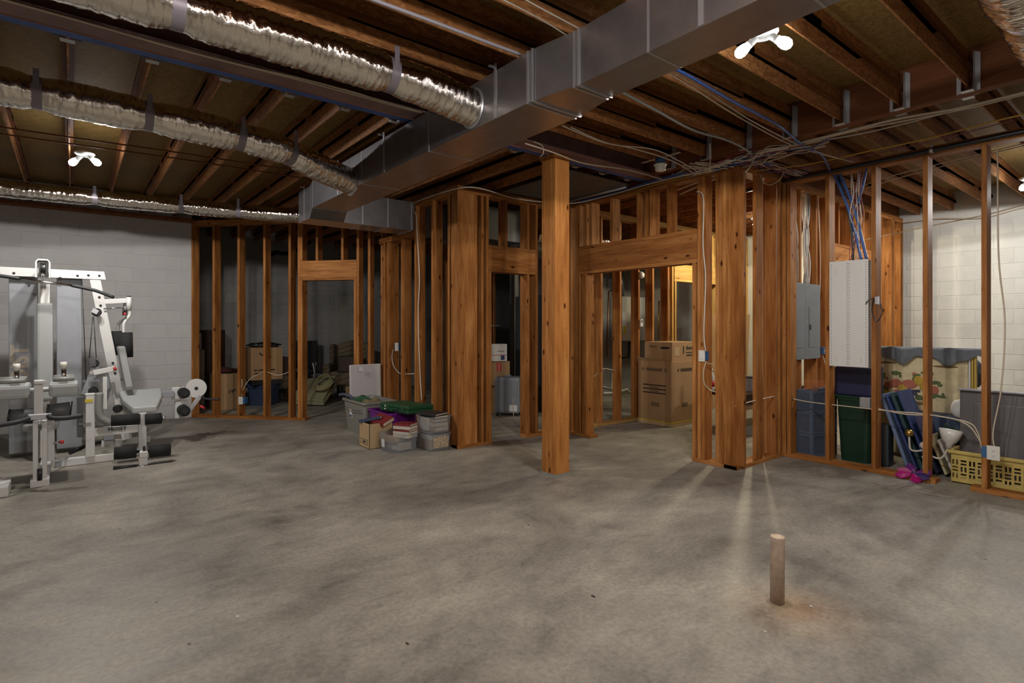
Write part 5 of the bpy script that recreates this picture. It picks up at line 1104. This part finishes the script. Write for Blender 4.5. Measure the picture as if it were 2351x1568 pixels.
# wall-hung heater, pipes, thermostat behind the inner wall
YH = 7.55
h0_, h1_ = atY(1429, 783, YH), atY(1486, 683, YH)
ht = empty('water_heater', ((h0_.x + h1_.x) / 2, YH + 0.15, h0_.z), 'white wall hung water heater seen between the inner wall studs', 'water heater')
slab('case', ((h0_.x + h1_.x) / 2, YH + 0.17, (h0_.z + h1_.z) / 2), (h1_.x - h0_.x, 0.34, h1_.z - h0_.z), IVORY, ht, None, 0.015)
slab('warning_label', (h0_.x + 0.06, YH - 0.002, h0_.z + 0.22), (0.09, 0.003, 0.18), YELLOW_LBL, ht, None, 0); slab('front_edge', (h1_.x - 0.02, YH - 0.003, (h0_.z + h1_.z) / 2), (0.03, 0.006, h1_.z - h0_.z - 0.04), GREYC, ht, None, 0)
b = MB(); b.tube([(h0_.x + 0.12, YH + 0.15, h1_.z), (h0_.x + 0.12, YH + 0.15, h1_.z + 0.62)], 0.075, 18); b.build('flue', GALV, ht)
def pipe(pts, r, m, label, sm=0): 
    b = MB(); b.tube(pts, r, 10, sm); tag(b.build('pipe', m), label, 'pipe')
pipe([atY(1385, 888, 7.88), atY(1404, 893, 7.88), atY(1405, 855, 7.88)], 0.016, IVORY, 'upper white plastic pipe between the dark studs')
pipe([atY(1385, 902, 7.4), atY(1404, 902, 7.4), atY(1428, 897, 7.4), atY(1440, 893, 7.4), atY(1448, 903, 7.4)], 0.020, IVORY, 'bent white plastic drain pipe low behind the inner wall')
pipe([atY(1404, 667, 7.88), atY(1398, 668, 7.88), atY(1395, 760, 7.88), atY(1394, 818, 7.88)], 0.011, plas('copper_pipe', (0.34, 0.16, 0.09), 0.35, metal=0.8), 'thin copper pipe left of the water heater')
pipe([atY(1428, 822, 7.88), atY(1444, 821, 7.88), atY(1445, 785, 7.88)], 0.016, BLACK, 'short black gas pipe under the water heater')
pipe([atY(1513, 690, 5.42), atY(1512, 780, 5.42)], 0.011, plas('brass', (0.45, 0.28, 0.06), 0.35, metal=0.9), 'brass valve pipe between the far inner studs')
p_ = atY(1471, 741, 5.26); th_ = empty('thermostat', p_, 'white thermostat on an inner wall stud', 'thermostat'); slab('body', p_ + Vector((0, -0.012, 0)), (0.055, 0.024, 0.11), IVORY, th_, None, 0.004); slab('display', p_ + Vector((0, -0.025, 0.02)), (0.03, 0.003, 0.035), DARKGREY, th_, None, 0)
p_ = atY(1470, 632, 5.27); b = MB(); b.lathe(p_, [(0.05, 0), (0.055, 0.02), (0.04, 0.05), (0.02, 0.06)], 18, (0, -1, 0)); tag(b.build('gauge_dial', IVORY), 'round white gauge high between the inner wall studs', 'gauge')
# cardboard sheet, bench and bottles
a = atY(1621, 720, 5.2); c_ = atY(1712, 890, 5.2)
b = MB(); b.obox(((a.x + c_.x) / 2, 5.17, a.z / 2), (c_.x - a.x, 0.02, a.z), eul(0.05, 0, 0)); tag(b.build('cardboard_sheet', CARD), 'large cardboard sheet leaning at the back of the utility room', 'cardboard')
bn = empty('work_bench', (7.6, 3.98, 0), 'low dark wooden bench behind the corner posts', 'bench')
slab('top', (7.6, 3.98, 0.50), (1.8, 0.62, 0.035), DARKWOOD, bn); slab('apron', (7.6, 3.69, 0.43), (1.74, 0.03, 0.10), DARKWOOD, bn); slab('stretcher', (7.6, 3.69, 0.345), (1.74, 0.04, 0.05), CARD, bn)
for sx in (-1, 1):
    for sy in (-1, 1): slab('leg', (7.6 + sx * 0.85, 3.98 + sy * 0.25, 0.2415), (0.06, 0.06, 0.483), DARKWOOD, bn)
p_ = atZ(1634, 896, 0.518); bt = empty('spray_bottle', (p_.x, p_.y, 0.518), 'white cleaner bottle with red label on the bench', 'bottle')
b = MB(); b.lathe((p_.x, p_.y, 0.518), [(0.036, 0), (0.038, 0.02), (0.038, 0.17), (0.030, 0.21), (0.015, 0.24), (0.014, 0.26)], 18); b.build('bottle', IVORY, bt); b = MB(); b.lathe((p_.x, p_.y, 0.57), [(0.0386, 0), (0.0386, 0.08)], 18); b.build('label', RED, bt); b = MB(); b.lathe((p_.x, p_.y, 0.778), [(0.017, 0), (0.017, 0.035)], 14); b.build('cap', IVORY, bt)
p_ = atZ(1727, 897, 0.518); cn = empty('parts_tub', (p_.x, p_.y, 0.518), 'cloudy plastic tub with dark lid on the bench', 'tub'); tote_body(p_.x, p_.y, 0.518, 0.22, 0.16, 0.17, 0.3, 0.9, 0.006).build('tub', plas('cloudy_plastic', (0.42, 0.43, 0.45), 0.35), cn); slab('lid', (p_.x, p_.y, 0.705), (0.23, 0.17, 0.035), DARKGREY, cn, rotz(0.3), 0.006)

# ================================================================== right storage room behind the tall studs
CR = plas('blue_grey_crate', (0.105, 0.135, 0.20), 0.5)
cxk, cyk, ck = 6.404, 2.677, rotz(-0.333)
names = ('bottom blue grey lattice crate of the stack', 'middle blue grey lattice crate of the stack', 'top blue grey lattice crate under the orange rack')
for i in range(3):
    z = 0.002 + i * 0.236; r = empty('lattice_crate', (cxk, cyk, z), names[i], 'crate', 'stacked lattice crates'); W_, D_, H_ = 0.36, 0.215, 0.234
    b = MB()
    for sx in (-1, 1):
        for sy in (-1, 1): b.obox(Vector((cxk, cyk, z + H_ / 2)) + ck @ Vector((sx * (W_ / 2 - 0.015), sy * (D_ / 2 - 0.015), 0)), (0.034, 0.034, H_), ck, 0.004)
    for zz in (0.012, H_ - 0.012):
        for s in (-1, 1): b.obox(Vector((cxk, cyk, z + zz)) + ck @ Vector((0, s * (D_ / 2 - 0.008), 0)), (W_, 0.014, 0.022), ck); b.obox(Vector((cxk, cyk, z + zz)) + ck @ Vector((s * (W_ / 2 - 0.008), 0, 0)), (0.014, D_, 0.022), ck)
    b.obox(Vector((cxk, cyk, z + 0.006)), (W_ - 0.02, D_ - 0.02, 0.006), ck); b.build('frame', CR, r)
    b = MB()
    for s in (-1, 1):
        for k in range(1, 17): b.obox(Vector((cxk, cyk, z + H_ / 2)) + ck @ Vector((-W_ / 2 + W_ * k / 17, s * (D_ / 2 - 0.008), 0)), (0.006, 0.006, H_ - 0.03), ck)
        for k in range(1, 13): b.obox(Vector((cxk, cyk, z + H_ / 2)) + ck @ Vector((s * (W_ / 2 - 0.008), -D_ / 2 + D_ * k / 13, 0)), (0.006, 0.006, H_ - 0.03), ck)
        for k in range(1, 7): b.obox(Vector((cxk, cyk, z + H_ * k / 7)) + ck @ Vector((0, s * (D_ / 2 - 0.008), 0)), (W_ - 0.02, 0.004, 0.005), ck); b.obox(Vector((cxk, cyk, z + H_ * k / 7)) + ck @ Vector((s * (W_ / 2 - 0.008), 0, 0)), (0.004, D_ - 0.02, 0.005), ck)
    tag(b.build('lattice', CR, r), kind='stuff')
    ctn('papers', (cxk - 0.145, cyk - 0.075, z + 0.01), (cxk + 0.145, cyk + 0.075, z + 0.19), (plas('dim_paper', (0.22, 0.20, 0.19), 0.8), CARD, plas('dim_blue', (0.10, 0.12, 0.15), 0.8))[i], ('stack of tan papers inside the bottom crate', 'carton inside the middle crate', 'slate papers inside the top crate')[i], 'paper', rz=-0.333)
ORG = plas('orange_wire', (0.42, 0.13, 0.035), 0.5); r = empty('wire_rack', (6.42, 2.66, 0.715), 'orange wire letter rack on top of the crates', 'rack')
b = MB()
for k in range(3):
    for j in range(9): b.bar(Vector((6.26 + 0.03 * j, 2.62 + 0.05 * k, 0.717)), Vector((6.26 + 0.03 * j, 2.64 + 0.05 * k, 0.80)), 0.003, 0.003)
    for zz in (0.718, 0.80): b.bar((6.26, 2.62 + 0.05 * k + (0.02 if zz > .75 else 0), zz), (6.50, 2.62 + 0.05 * k + (0.02 if zz > .75 else 0), zz), 0.004, 0.004)
for x in (6.26, 6.50): b.bar((x, 2.61, 0.717), (x, 2.74, 0.717), 0.004, 0.004)
b.build('wires', ORG, r)
b = MB(); b.obox((6.47, 2.60, 0.722), (0.24, 0.10, 0.018), rotz(-0.333), 0.004); tag(b.build('desk_tray', CR), 'flat blue grey tray beside the orange rack', 'tray')
# green and navy tubs
GTB = plas('dark_green_tub', (0.008, 0.035, 0.018), 0.4); NVY = plas('navy_tub', (0.016, 0.017, 0.06), 0.5)
r = empty('lidded_tub', (6.46, 2.27, 0), 'dark green tub behind the stud below the white panel', 'tub'); tote_body(6.47, 2.27, 0.0, 0.34, 0.33, 0.66, 0.0, 0.84, 0.012).build('tub', GTB, r); slab('lid', (6.47, 2.27, 0.672), (0.38, 0.37, 0.022), GTB, r, None, 0.008)
ctn('fabric_bin', (6.30, 2.10, 0.684), (6.64, 2.45, 0.98), NVY, 'navy fabric bin on the dark green tub', 'bin', bv=0.02)
b = MB(); p_ = atX(1985, 925, 6.1); b.box((p_.x, p_.y - 0.045, p_.z - 0.06), (p_.x + 0.07, p_.y + 0.045, p_.z + 0.05), 0.004); tag(b.build('junction_box', GALV2), 'metal junction box on the cable in front of the green tub', 'junction box')
# painted fruit panel with a grey cloth
XP = 7.05; a = atX(2012, 800, XP); c_ = atX(2222, 985, XP)
PN = plas('painted_canvas', (0.72, 0.61, 0.37), 0.7, var=0.16, vscale=11)
pp_ = empty('painted_panel', (XP, (a.y + c_.y) / 2, 0), 'painted fruit panel with fluted yellow edge leaning by the studs', 'painting')
zt_ = a.z; y0_, y1_ = c_.y, a.y
slab('canvas', (XP + 0.02, (y0_ + y1_) / 2, zt_ / 2 + 0.0), (0.03, y1_ - y0_, zt_), PN, pp_, None, 0.003)
slab('top_rail', (XP + 0.01, (y0_ + y1_) / 2 - 0.05, zt_ + 0.012), (0.08, y1_ - y0_ + 0.12, 0.02), DARKWOOD, pp_)
for k in range(3): slab('fluted_edge', (XP + 0.0, y0_ - 0.018 - 0.022 * k, zt_ / 2), (0.05, 0.017, zt_), (IVORY, plas('yellow_flute', (0.55, 0.38, 0.06), 0.5), plas('yellow_flute', (0.55, 0.38, 0.06), 0.5))[k], pp_, None, 0.005)
DZ = [0.0]
def daub(n, px, py, rw, rh, m):
    p = atX(px, py, XP); DZ[0] += 0.00012; e_ = DZ[0]; b = MB(); vs = [b.bm.verts.new((XP + 0.0045, p.y + rw * math.cos(t), p.z + rh * math.sin(t))) for t in [i * math.pi / 8 for i in range(16)]]
    ce = [b.bm.verts.new((XP + 0.0035 - e_, p.y + rw * .8 * math.cos(t), p.z + rh * .8 * math.sin(t))) for t in [i * math.pi / 8 for i in range(16)]]
    for i in range(16): b.bm.faces.new((vs[i], vs[(i + 1) % 16], ce[(i + 1) % 16], ce[i]))
    b.bm.faces.new(ce); b.build(n, m, pp_)
PK = plas('peach_paint', (0.48, 0.16, 0.10), 0.7, var=0.3); YP = plas('lemon_paint', (0.55, 0.36, 0.05), 0.7, var=0.2); GP_ = plas('leaf_paint', (0.12, 0.17, 0.06), 0.7, var=0.3); BP = plas('grape_paint', (0.05, 0.05, 0.09), 0.6, var=0.3); BR = plas('ochre_paint', (0.22, 0.13, 0.05), 0.7)
rnf = random.Random(21)
for x, y in ((2030, 862), (2060, 862), (2104, 866), (2128, 862), (2150, 880), (2042, 906), (2066, 912), (2140, 905), (2158, 912), (2118, 915), (2026, 890), (2090, 918)):
    for k in range(3): daub('painted_leaf', x + rnf.uniform(-9, 9), y + rnf.uniform(-6, 6), rnf.uniform(.012, .04), rnf.uniform(.012, .03), GP_)
for x, y, w_, h_, m in ((2040, 884, .045, .04, PK), (2056, 880, .06, .05, PK), (2072, 890, .05, .045, YP), (2088, 882, .075, .05, PK), (2108, 874, .045, .055, YP), (2122, 890, .045, .04, YP), (2146, 896, .035, .045, PK), (2030, 900, .05, .035, YP), (2060, 900, .04, .03, PK), (2098, 858, .016, .016, PK), (2036, 868, .014, .014, PK), (2134, 880, .03, .03, PK)): daub('painted_fruit', x, y, w_, h_, m)
for i in range(11): daub('painted_grape', 2076 + (i % 6) * 6.5, 898 + (i // 6) * 7, .018, .018, BP)
for x, y, w_, h_ in ((2100, 925, .16, .02), (2035, 832, .10, .012), (2170, 842, .11, .012)): daub('painted_ledge', x, y, w_, h_, BR)
# cloth draped over the top
b = MB(); CL = plas('grey_felt', (0.33, 0.37, 0.42), 0.95, var=0.15, bmp=0.3, bscale=150); n_ = 26; rows = []
for j, (dx, dz) in enumerate(((0.10, -0.02), (0.05, 0.028), (-0.045, 0.030), (-0.06, -0.01), (-0.065, -0.06), (-0.067, -0.10))):
    rows.append([b.bm.verts.new((XP + dx - 0.008 * math.sin(i * 0.9) * (j > 2), y1_ + 0.03 - (y1_ - y0_ + 0.16) * i / n_, zt_ + dz + (0.03 * math.sin(i * 0.55 + 0.6) + 0.012 * math.sin(i * 1.3)) * (j - 2 if j > 2 else 0) * 0.5)) for i in range(n_ + 1)])
for p0, p1 in zip(rows, rows[1:]):
    for i in range(n_): f_ = b.bm.faces.new((p0[i], p0[i + 1], p1[i + 1], p1[i])); f_.smooth = True
bmesh.ops.solidify(b.bm, geom=list(b.bm.faces), thickness=0.004); tag(b.build('felt_cloth', CL), 'grey felt cloth hanging over the painted panel', 'cloth')
cloth_lump('stuffed_bag', (7.25, 1.50, 0.92), (0.09, 0.07, 0.18), plas('slate_fabric', (0.09, 0.11, 0.14), 0.9), 'slate fabric bag behind the fluted panel edge', 6, 'bag')
ctn('tall_carton', (7.12, 1.40, 0), (7.36, 1.60, 0.755), CARD, 'narrow carton under the slate bag behind the painted panel')
# leaning boards
LB = [plas('sky_board', (0.14, 0.19, 0.32), 0.5), plas('royal_board', (0.03, 0.055, 0.17), 0.5), plas('teal_board', (0.02, 0.06, 0.065), 0.5), plas('royal_board', (0.03, 0.055, 0.17), 0.5), plas('violet_board', (0.05, 0.05, 0.12), 0.5), plas('cream_board', (0.45, 0.38, 0.22), 0.5), plas('white_board', (0.52, 0.48, 0.45), 0.5)]
bl = ('pale blue board, leftmost of the leaning boards', 'royal blue board second among the leaning boards', 'dark teal board leaning in the middle', 'royal blue board right of the teal one', 'violet board leaning behind the white lamp', 'cream board leaning behind the lamp post', 'white board, rightmost of the leaning boards')
for i in range(7):
    pt = atX((2022, 2034, 2046, 2060, 2102, 2134, 2154)[i], (905, 906, 902, 898, 955, 1000, 1010)[i], 6.33); pb = Vector((6.5, atX((2084, 2104, 2118, 2136, 2150, 2172, 2192)[i], 1088, 6.33).y, 0.03))
    b = MB(); b.bar(pb + Vector((0.01, 0, 0)), Vector((6.51, pt.y, pt.z)), 0.36, (0.03, 0.022, 0.03, 0.022, 0.024, 0.022, 0.022)[i], up=(0, 1, 0.3), bevel=0.004)
    o = b.build('leaning_board', LB[i]); tag(o, bl[i], 'board', 'boards leaning in the right storage room')
ctn('dark_bin', (6.34, 1.965, 0.0), (6.50, 2.075, 0.42), plas('charcoal_bin', (0.03, 0.035, 0.045), 0.5), 'charcoal ribbed bin at the foot of the leaning boards', 'bin', bv=0.02)
ctn('blue_storage_box', (6.78, 1.42, 0.0), (6.98, 1.98, 0.52), plas('slate_blue_box', (0.05, 0.075, 0.14), 0.5), 'slate blue box in front of the painted panel', 'box', bv=0.015)
# old white ceiling lamp lying among the boards
lx, ly = 6.225, 1.63; lp = empty('old_chandelier', (lx, ly, 0), 'old white lamp with glass bell shade behind the third stud', 'lamp')
WL = plas('ivory_lamp', (0.58, 0.54, 0.47), 0.4); BRS = plas('brass_cup', (0.50, 0.33, 0.08), 0.3, metal=0.9)
b = MB(); b.lathe((lx, ly, 0.0), [(0.05, 0), (0.028, 0.01), (0.026, 0.17), (0.034, 0.18), (0.024, 0.20), (0.024, 0.26), (0.05, 0.28), (0.045, 0.31), (0.015, 0.33)], 18); b.build('stem', WL, lp)
b = MB(); b.tube([(lx, ly, 0.32), (lx, ly, 0.62)], 0.005, 6); b.build('rod', WHITEC, lp)
q = Vector((lx, ly + 0.13, 0.36)); b = MB(); b.tube([(lx, ly, 0.26), (lx, ly + 0.06, 0.23), (lx, ly + 0.12, 0.24), q], 0.009, 8, 6); b.build('arm', WL, lp); b = MB(); b.lathe(q, [(0.018, 0), (0.036, 0.01), (0.034, 0.045), (0.02, 0.06)], 16); b.build('candle_cup', BRS, lp)
q = Vector((lx, ly - 0.17, 0.30)); b = MB(); b.tube([(lx, ly, 0.26), (lx, ly - 0.05, 0.20), (lx, ly - 0.12, 0.20), q], 0.009, 8, 6); b.build('arm', WL, lp)
b = MB(); b.lathe(q, [(0.024, 0), (0.030, 0.04), (0.055, 0.06), (0.075, 0.11), (0.09, 0.165), (0.086, 0.165), (0.07, 0.11), (0.045, 0.065)], 20, (0.1, -0.1, 1)); b.build('bell_shade', plas('opal_glass', (0.72, 0.70, 0.66), 0.25), lp)
# pinwheel flower
fl = empty('pinwheel_flower', (6.03, 1.66, 0.03), 'pink and purple plastic pinwheel flower on the sole plate', 'pinwheel')
MG = plas('magenta_petal', (0.62, 0.02, 0.28), 0.4); PKP = plas('pink_petal', (0.65, 0.16, 0.36), 0.4); VP = plas('violet_petal', (0.09, 0.05, 0.24), 0.4); OP = plas('orchid_petal', (0.24, 0.045, 0.28), 0.4)
fc_ = Vector((6.0, 1.665, 0.06))
for k, m in enumerate((MG, VP, OP, OP, PKP, MG)):
    a_ = math.radians(-75 + 60 * k); d_ = Vector((0, math.sin(a_ + math.pi / 2) * -1, 0)); 
    dirv = Vector((-0.45 * math.cos(a_ * 1.0 + 1.2), -math.cos(a_) , 0.25 * math.sin(a_))).normalized(); sd_ = dirv.cross(Vector((-0.7, 0, 0.7))).normalized(); b = MB(); up_ = sd_.cross(dirv)
    vs = []
    for s, w_ in ((0.01, 0.008), (0.04, 0.03), (0.075, 0.042), (0.11, 0.036), (0.14, 0.006)): vs.append([b.bm.verts.new(fc_ + dirv * s + sd_ * (w_ * t) + up_ * (0.02 * (1 - t * t))) for t in (-1, -.5, 0, .5, 1)])
    for p0, p1 in zip(vs, vs[1:]):
        for i in range(4): f_ = b.bm.faces.new((p0[i], p0[i + 1], p1[i + 1], p1[i])); f_.smooth = True
    bmesh.ops.solidify(b.bm, geom=list(b.bm.faces), thickness=0.0015); b.build('petal', m, fl)
b = MB(); b.lathe(fc_, [(0.014, 0), (0.014, 0.014), (0.004, 0.02)], 12, (-0.8, 0, 0.6)); b.build('hub', BLACK, fl)
# yellow laundry basket (pierced panels) with a grey lid standing in it
YB_ = plas('yellow_basket_plastic', (0.56, 0.42, 0.12), 0.45); bw0, bw1, bd0, bd1, bh = 0.72, 1.44, 6.22, 6.62, 0.29
lb = empty('laundry_basket', (6.42, 1.08, 0), 'pale yellow pierced laundry basket behind the rightmost stud', 'basket')
b = MB(); b.box((bd0, bw0, 0.0), (bd1, bw1, 0.008)); b.build('bottom', YB_, lb)
b = MB()
for lo, hi in (((bd0 - .02, bw0 - .02, bh - .03), (bd0 + .012, bw1 + .02, bh)), ((bd1 - .012, bw0 - .02, bh - .03), (bd1 + .02, bw1 + .02, bh)), ((bd0, bw0 - .02, bh - .03), (bd1, bw0 + .012, bh)), ((bd0, bw1 - .012, bh - .03), (bd1, bw1 + .02, bh))): b.box(lo, hi, 0.006)
b.build('rim', YB_, lb)
def pierced(name, o, u, L):
    """a panel made of bars that leaves rows of paired slots, like the basket's weave"""
    b = MB(); th = 0.006; o = Vector(o); u = Vector(u); n = Vector((0, 0, 1)).cross(u); rot = Matrix((u, n, Vector((0, 0, 1)))).transposed()
    def bx_(s0, s1, z0, z1): b.obox(o + u * ((s0 + s1) / 2) + Vector((0, 0, (z0 + z1) / 2)), (s1 - s0, th, z1 - z0), rot)
    bx_(0, L, 0, 0.035); bx_(0, L, 0.215, bh - 0.025)
    k = 0; s = 0.0; cell = 0.06; nc = int(L / cell); cell = L / nc
    for c_i in range(nc):
        for r_i in range(3):
            z0 = 0.035 + 0.06 * r_i; s0 = c_i * cell
            bx_(s0, s0 + 0.009, z0, z0 + 0.06); bx_(s0 + cell - 0.009, s0 + cell, z0, z0 + 0.06); bx_(s0 + .009, s0 + cell - .009, z0, z0 + 0.007); bx_(s0 + .009, s0 + cell - .009, z0 + 0.053, z0 + 0.06)
            if (c_i + r_i) % 2: bx_(s0 + cell / 2 - 0.006, s0 + cell / 2 + 0.006, z0 + .007, z0 + 0.053)
            else: bx_(s0 + .009, s0 + cell - .009, z0 + 0.024, z0 + 0.036)
    b.build(name, YB_, lb)
pierced('pierced_side', (bd0 + 0.003, bw0, 0), (0, 1, 0), bw1 - bw0); pierced('pierced_side', (bd1 - 0.003, bw0, 0), (0, 1, 0), bw1 - bw0); pierced('pierced_end', (bd0, bw1 - 0.003, 0), (1, 0, 0), bd1 - bd0); pierced('pierced_end', (bd0, bw0 + 0.003, 0), (1, 0, 0), bd1 - bd0)
GL = plas('grey_lid_plastic', (0.125, 0.115, 0.12), 0.5)
a = atX(2203, 893, 6.36); gl = empty('tote_lid', (6.36, 1.05, 0.01), 'large dark grey tote lid standing in the yellow basket', 'lid')
slab('panel', (6.37, a.y - 0.36, (a.z + 0.02) / 2 + 0.01), (0.03, 0.72, a.z - 0.02), GL, gl, eul(0, 0.03, 0), 0.02); slab('raised_field', (6.352, a.y - 0.39, (a.z - 0.06) / 2), (0.02, 0.58, a.z - 0.16), GL, gl, eul(0, 0.03, 0), 0.012); slab('lip', (6.35, a.y - 0.36, a.z), (0.05, 0.73, 0.018), plas('pale_lip', (0.26, 0.26, 0.29), 0.4), gl, None, 0.006)
ctn('open_carton', (7.0, 0.62, 0.62), (7.4, 1.02, 0.90), CARD2, 'open carton stacked behind the grey lid', open_top=True); ctn('support_carton', (6.95, 0.6, 0), (7.42, 1.04, 0.618), CARD, 'lower carton behind the grey lid')
cloth_lump('knit_bag', (6.55, 1.52, 0.36), (0.08, 0.09, 0.09), plas('bottle_green_cloth', (0.01, 0.03, 0.025), 0.9), 'dark green cloth bag between lamp shade and grey lid', 8, 'bag') 
cloth_lump('foam_lump', (6.58, 1.46, 0.62), (0.05, 0.06, 0.09), plas('white_foam', (0.62, 0.62, 0.60), 0.8), 'white foam lump beside the grey lid', 3, 'foam', 0.1)
# hook device on the second stud
p_ = atX(2014, 690, 5.98); dv = empty('cable_clamp', p_, 'small grey clamp with black cable loop on the stud right of the white panel', 'clamp'); slab('body', p_, (0.03, 0.035, 0.075), GALV2, dv, None, 0.004)
b = MB(); b.tube([p_ + Vector((-0.01, 0.02, 0.03)), p_ + Vector((-0.02, 0.07, 0.0)), p_ + Vector((-0.02, 0.09, -0.03))], 0.004, 6, 4); b.tube([p_ + Vector((-0.01, 0.03, 0.02)), p_ + Vector((-0.015, 0.04, -0.10)), p_ + Vector((-0.015, 0.0, -0.20)), p_ + Vector((-0.015, -0.045, -0.12)), p_ + Vector((-0.012, -0.03, -0.02))], 0.0045, 6, 6); b.build('loop', BLACK, dv)

# ================================================================== stub pipe in the floor and litter
sx_, sy_ = atZ(1789, 1388).x, atZ(1789, 1388).y; PV = plas('dusty_pvc', (0.46, 0.35, 0.27), 0.55, var=0.22, vscale=22)
hz = 0.335; rr = 0.0345
st_ = empty('drain_stub', (sx_ + 0.02, sy_ + 0.02, 0), 'upright capped pipe stub standing out of the concrete floor', 'pipe')
b = MB(); b.lathe((sx_ + 0.02, sy_ + 0.02, 0), [(rr, 0), (rr, hz - 0.004), (rr - 0.001, hz), (rr - 0.005, hz), (rr - 0.006, hz - 0.008)], 32, (0.01, 0.0, 1)); b.build('pipe', PV, st_)
b = MB(); b.lathe((sx_ + 0.022, sy_ + 0.02, hz - 0.012), [(rr - 0.0062, 0), (rr - 0.0062, 0.005)], 28); b.build('cap', plas('tan_cap', (0.56, 0.43, 0.28), 0.5), st_)
rn = random.Random(11); 
def crumb(px, py, s, m, label):
    p = atZ(px, py, 0.0); b = MB(); b.obox(p + Vector((0, 0, s * 0.12)), (s, s * rn.uniform(.3, .7), s * 0.22), rotz(rn.uniform(0, 3)), s * 0.05); tag(b.build('floor_litter', m), label, 'litter')
crumb(935, 1478, 0.018, plas('brown_scrap', (0.10, 0.05, 0.03)), 'brown leaf scrap on the near floor'); crumb(1862, 1392, 0.014, PAPER, 'white paper scrap right of the pipe stub'); crumb(1757, 1450, 0.012, PAPER, 'white paper scrap in front of the pipe stub'); crumb(1362, 1370, 0.022, plas('dark_scrap', (0.04, 0.04, 0.04)), 'dark splinter left of the pipe stub'); crumb(545, 1416, 0.016, PAPER, 'pale paint flake on the left near floor'); crumb(1712, 1155, 0.014, PAPER, 'white speck in front of the corner post')
b = MB(); p_ = atZ(2110, 1112); 
for k in range(10):
    q0 = p_ + Vector((rn.uniform(-.02, .02), rn.uniform(-.09, .09), 0.004)); b.obox(q0, (0.03, 0.05, 0.002), eul(rn.uniform(-.5, .5), rn.uniform(-.5, .5), rn.uniform(0, 3)))
tag(b.build('plastic_wrapper', CLEAR), 'crumpled clear wrapper on the floor before the right studs', 'wrapper')
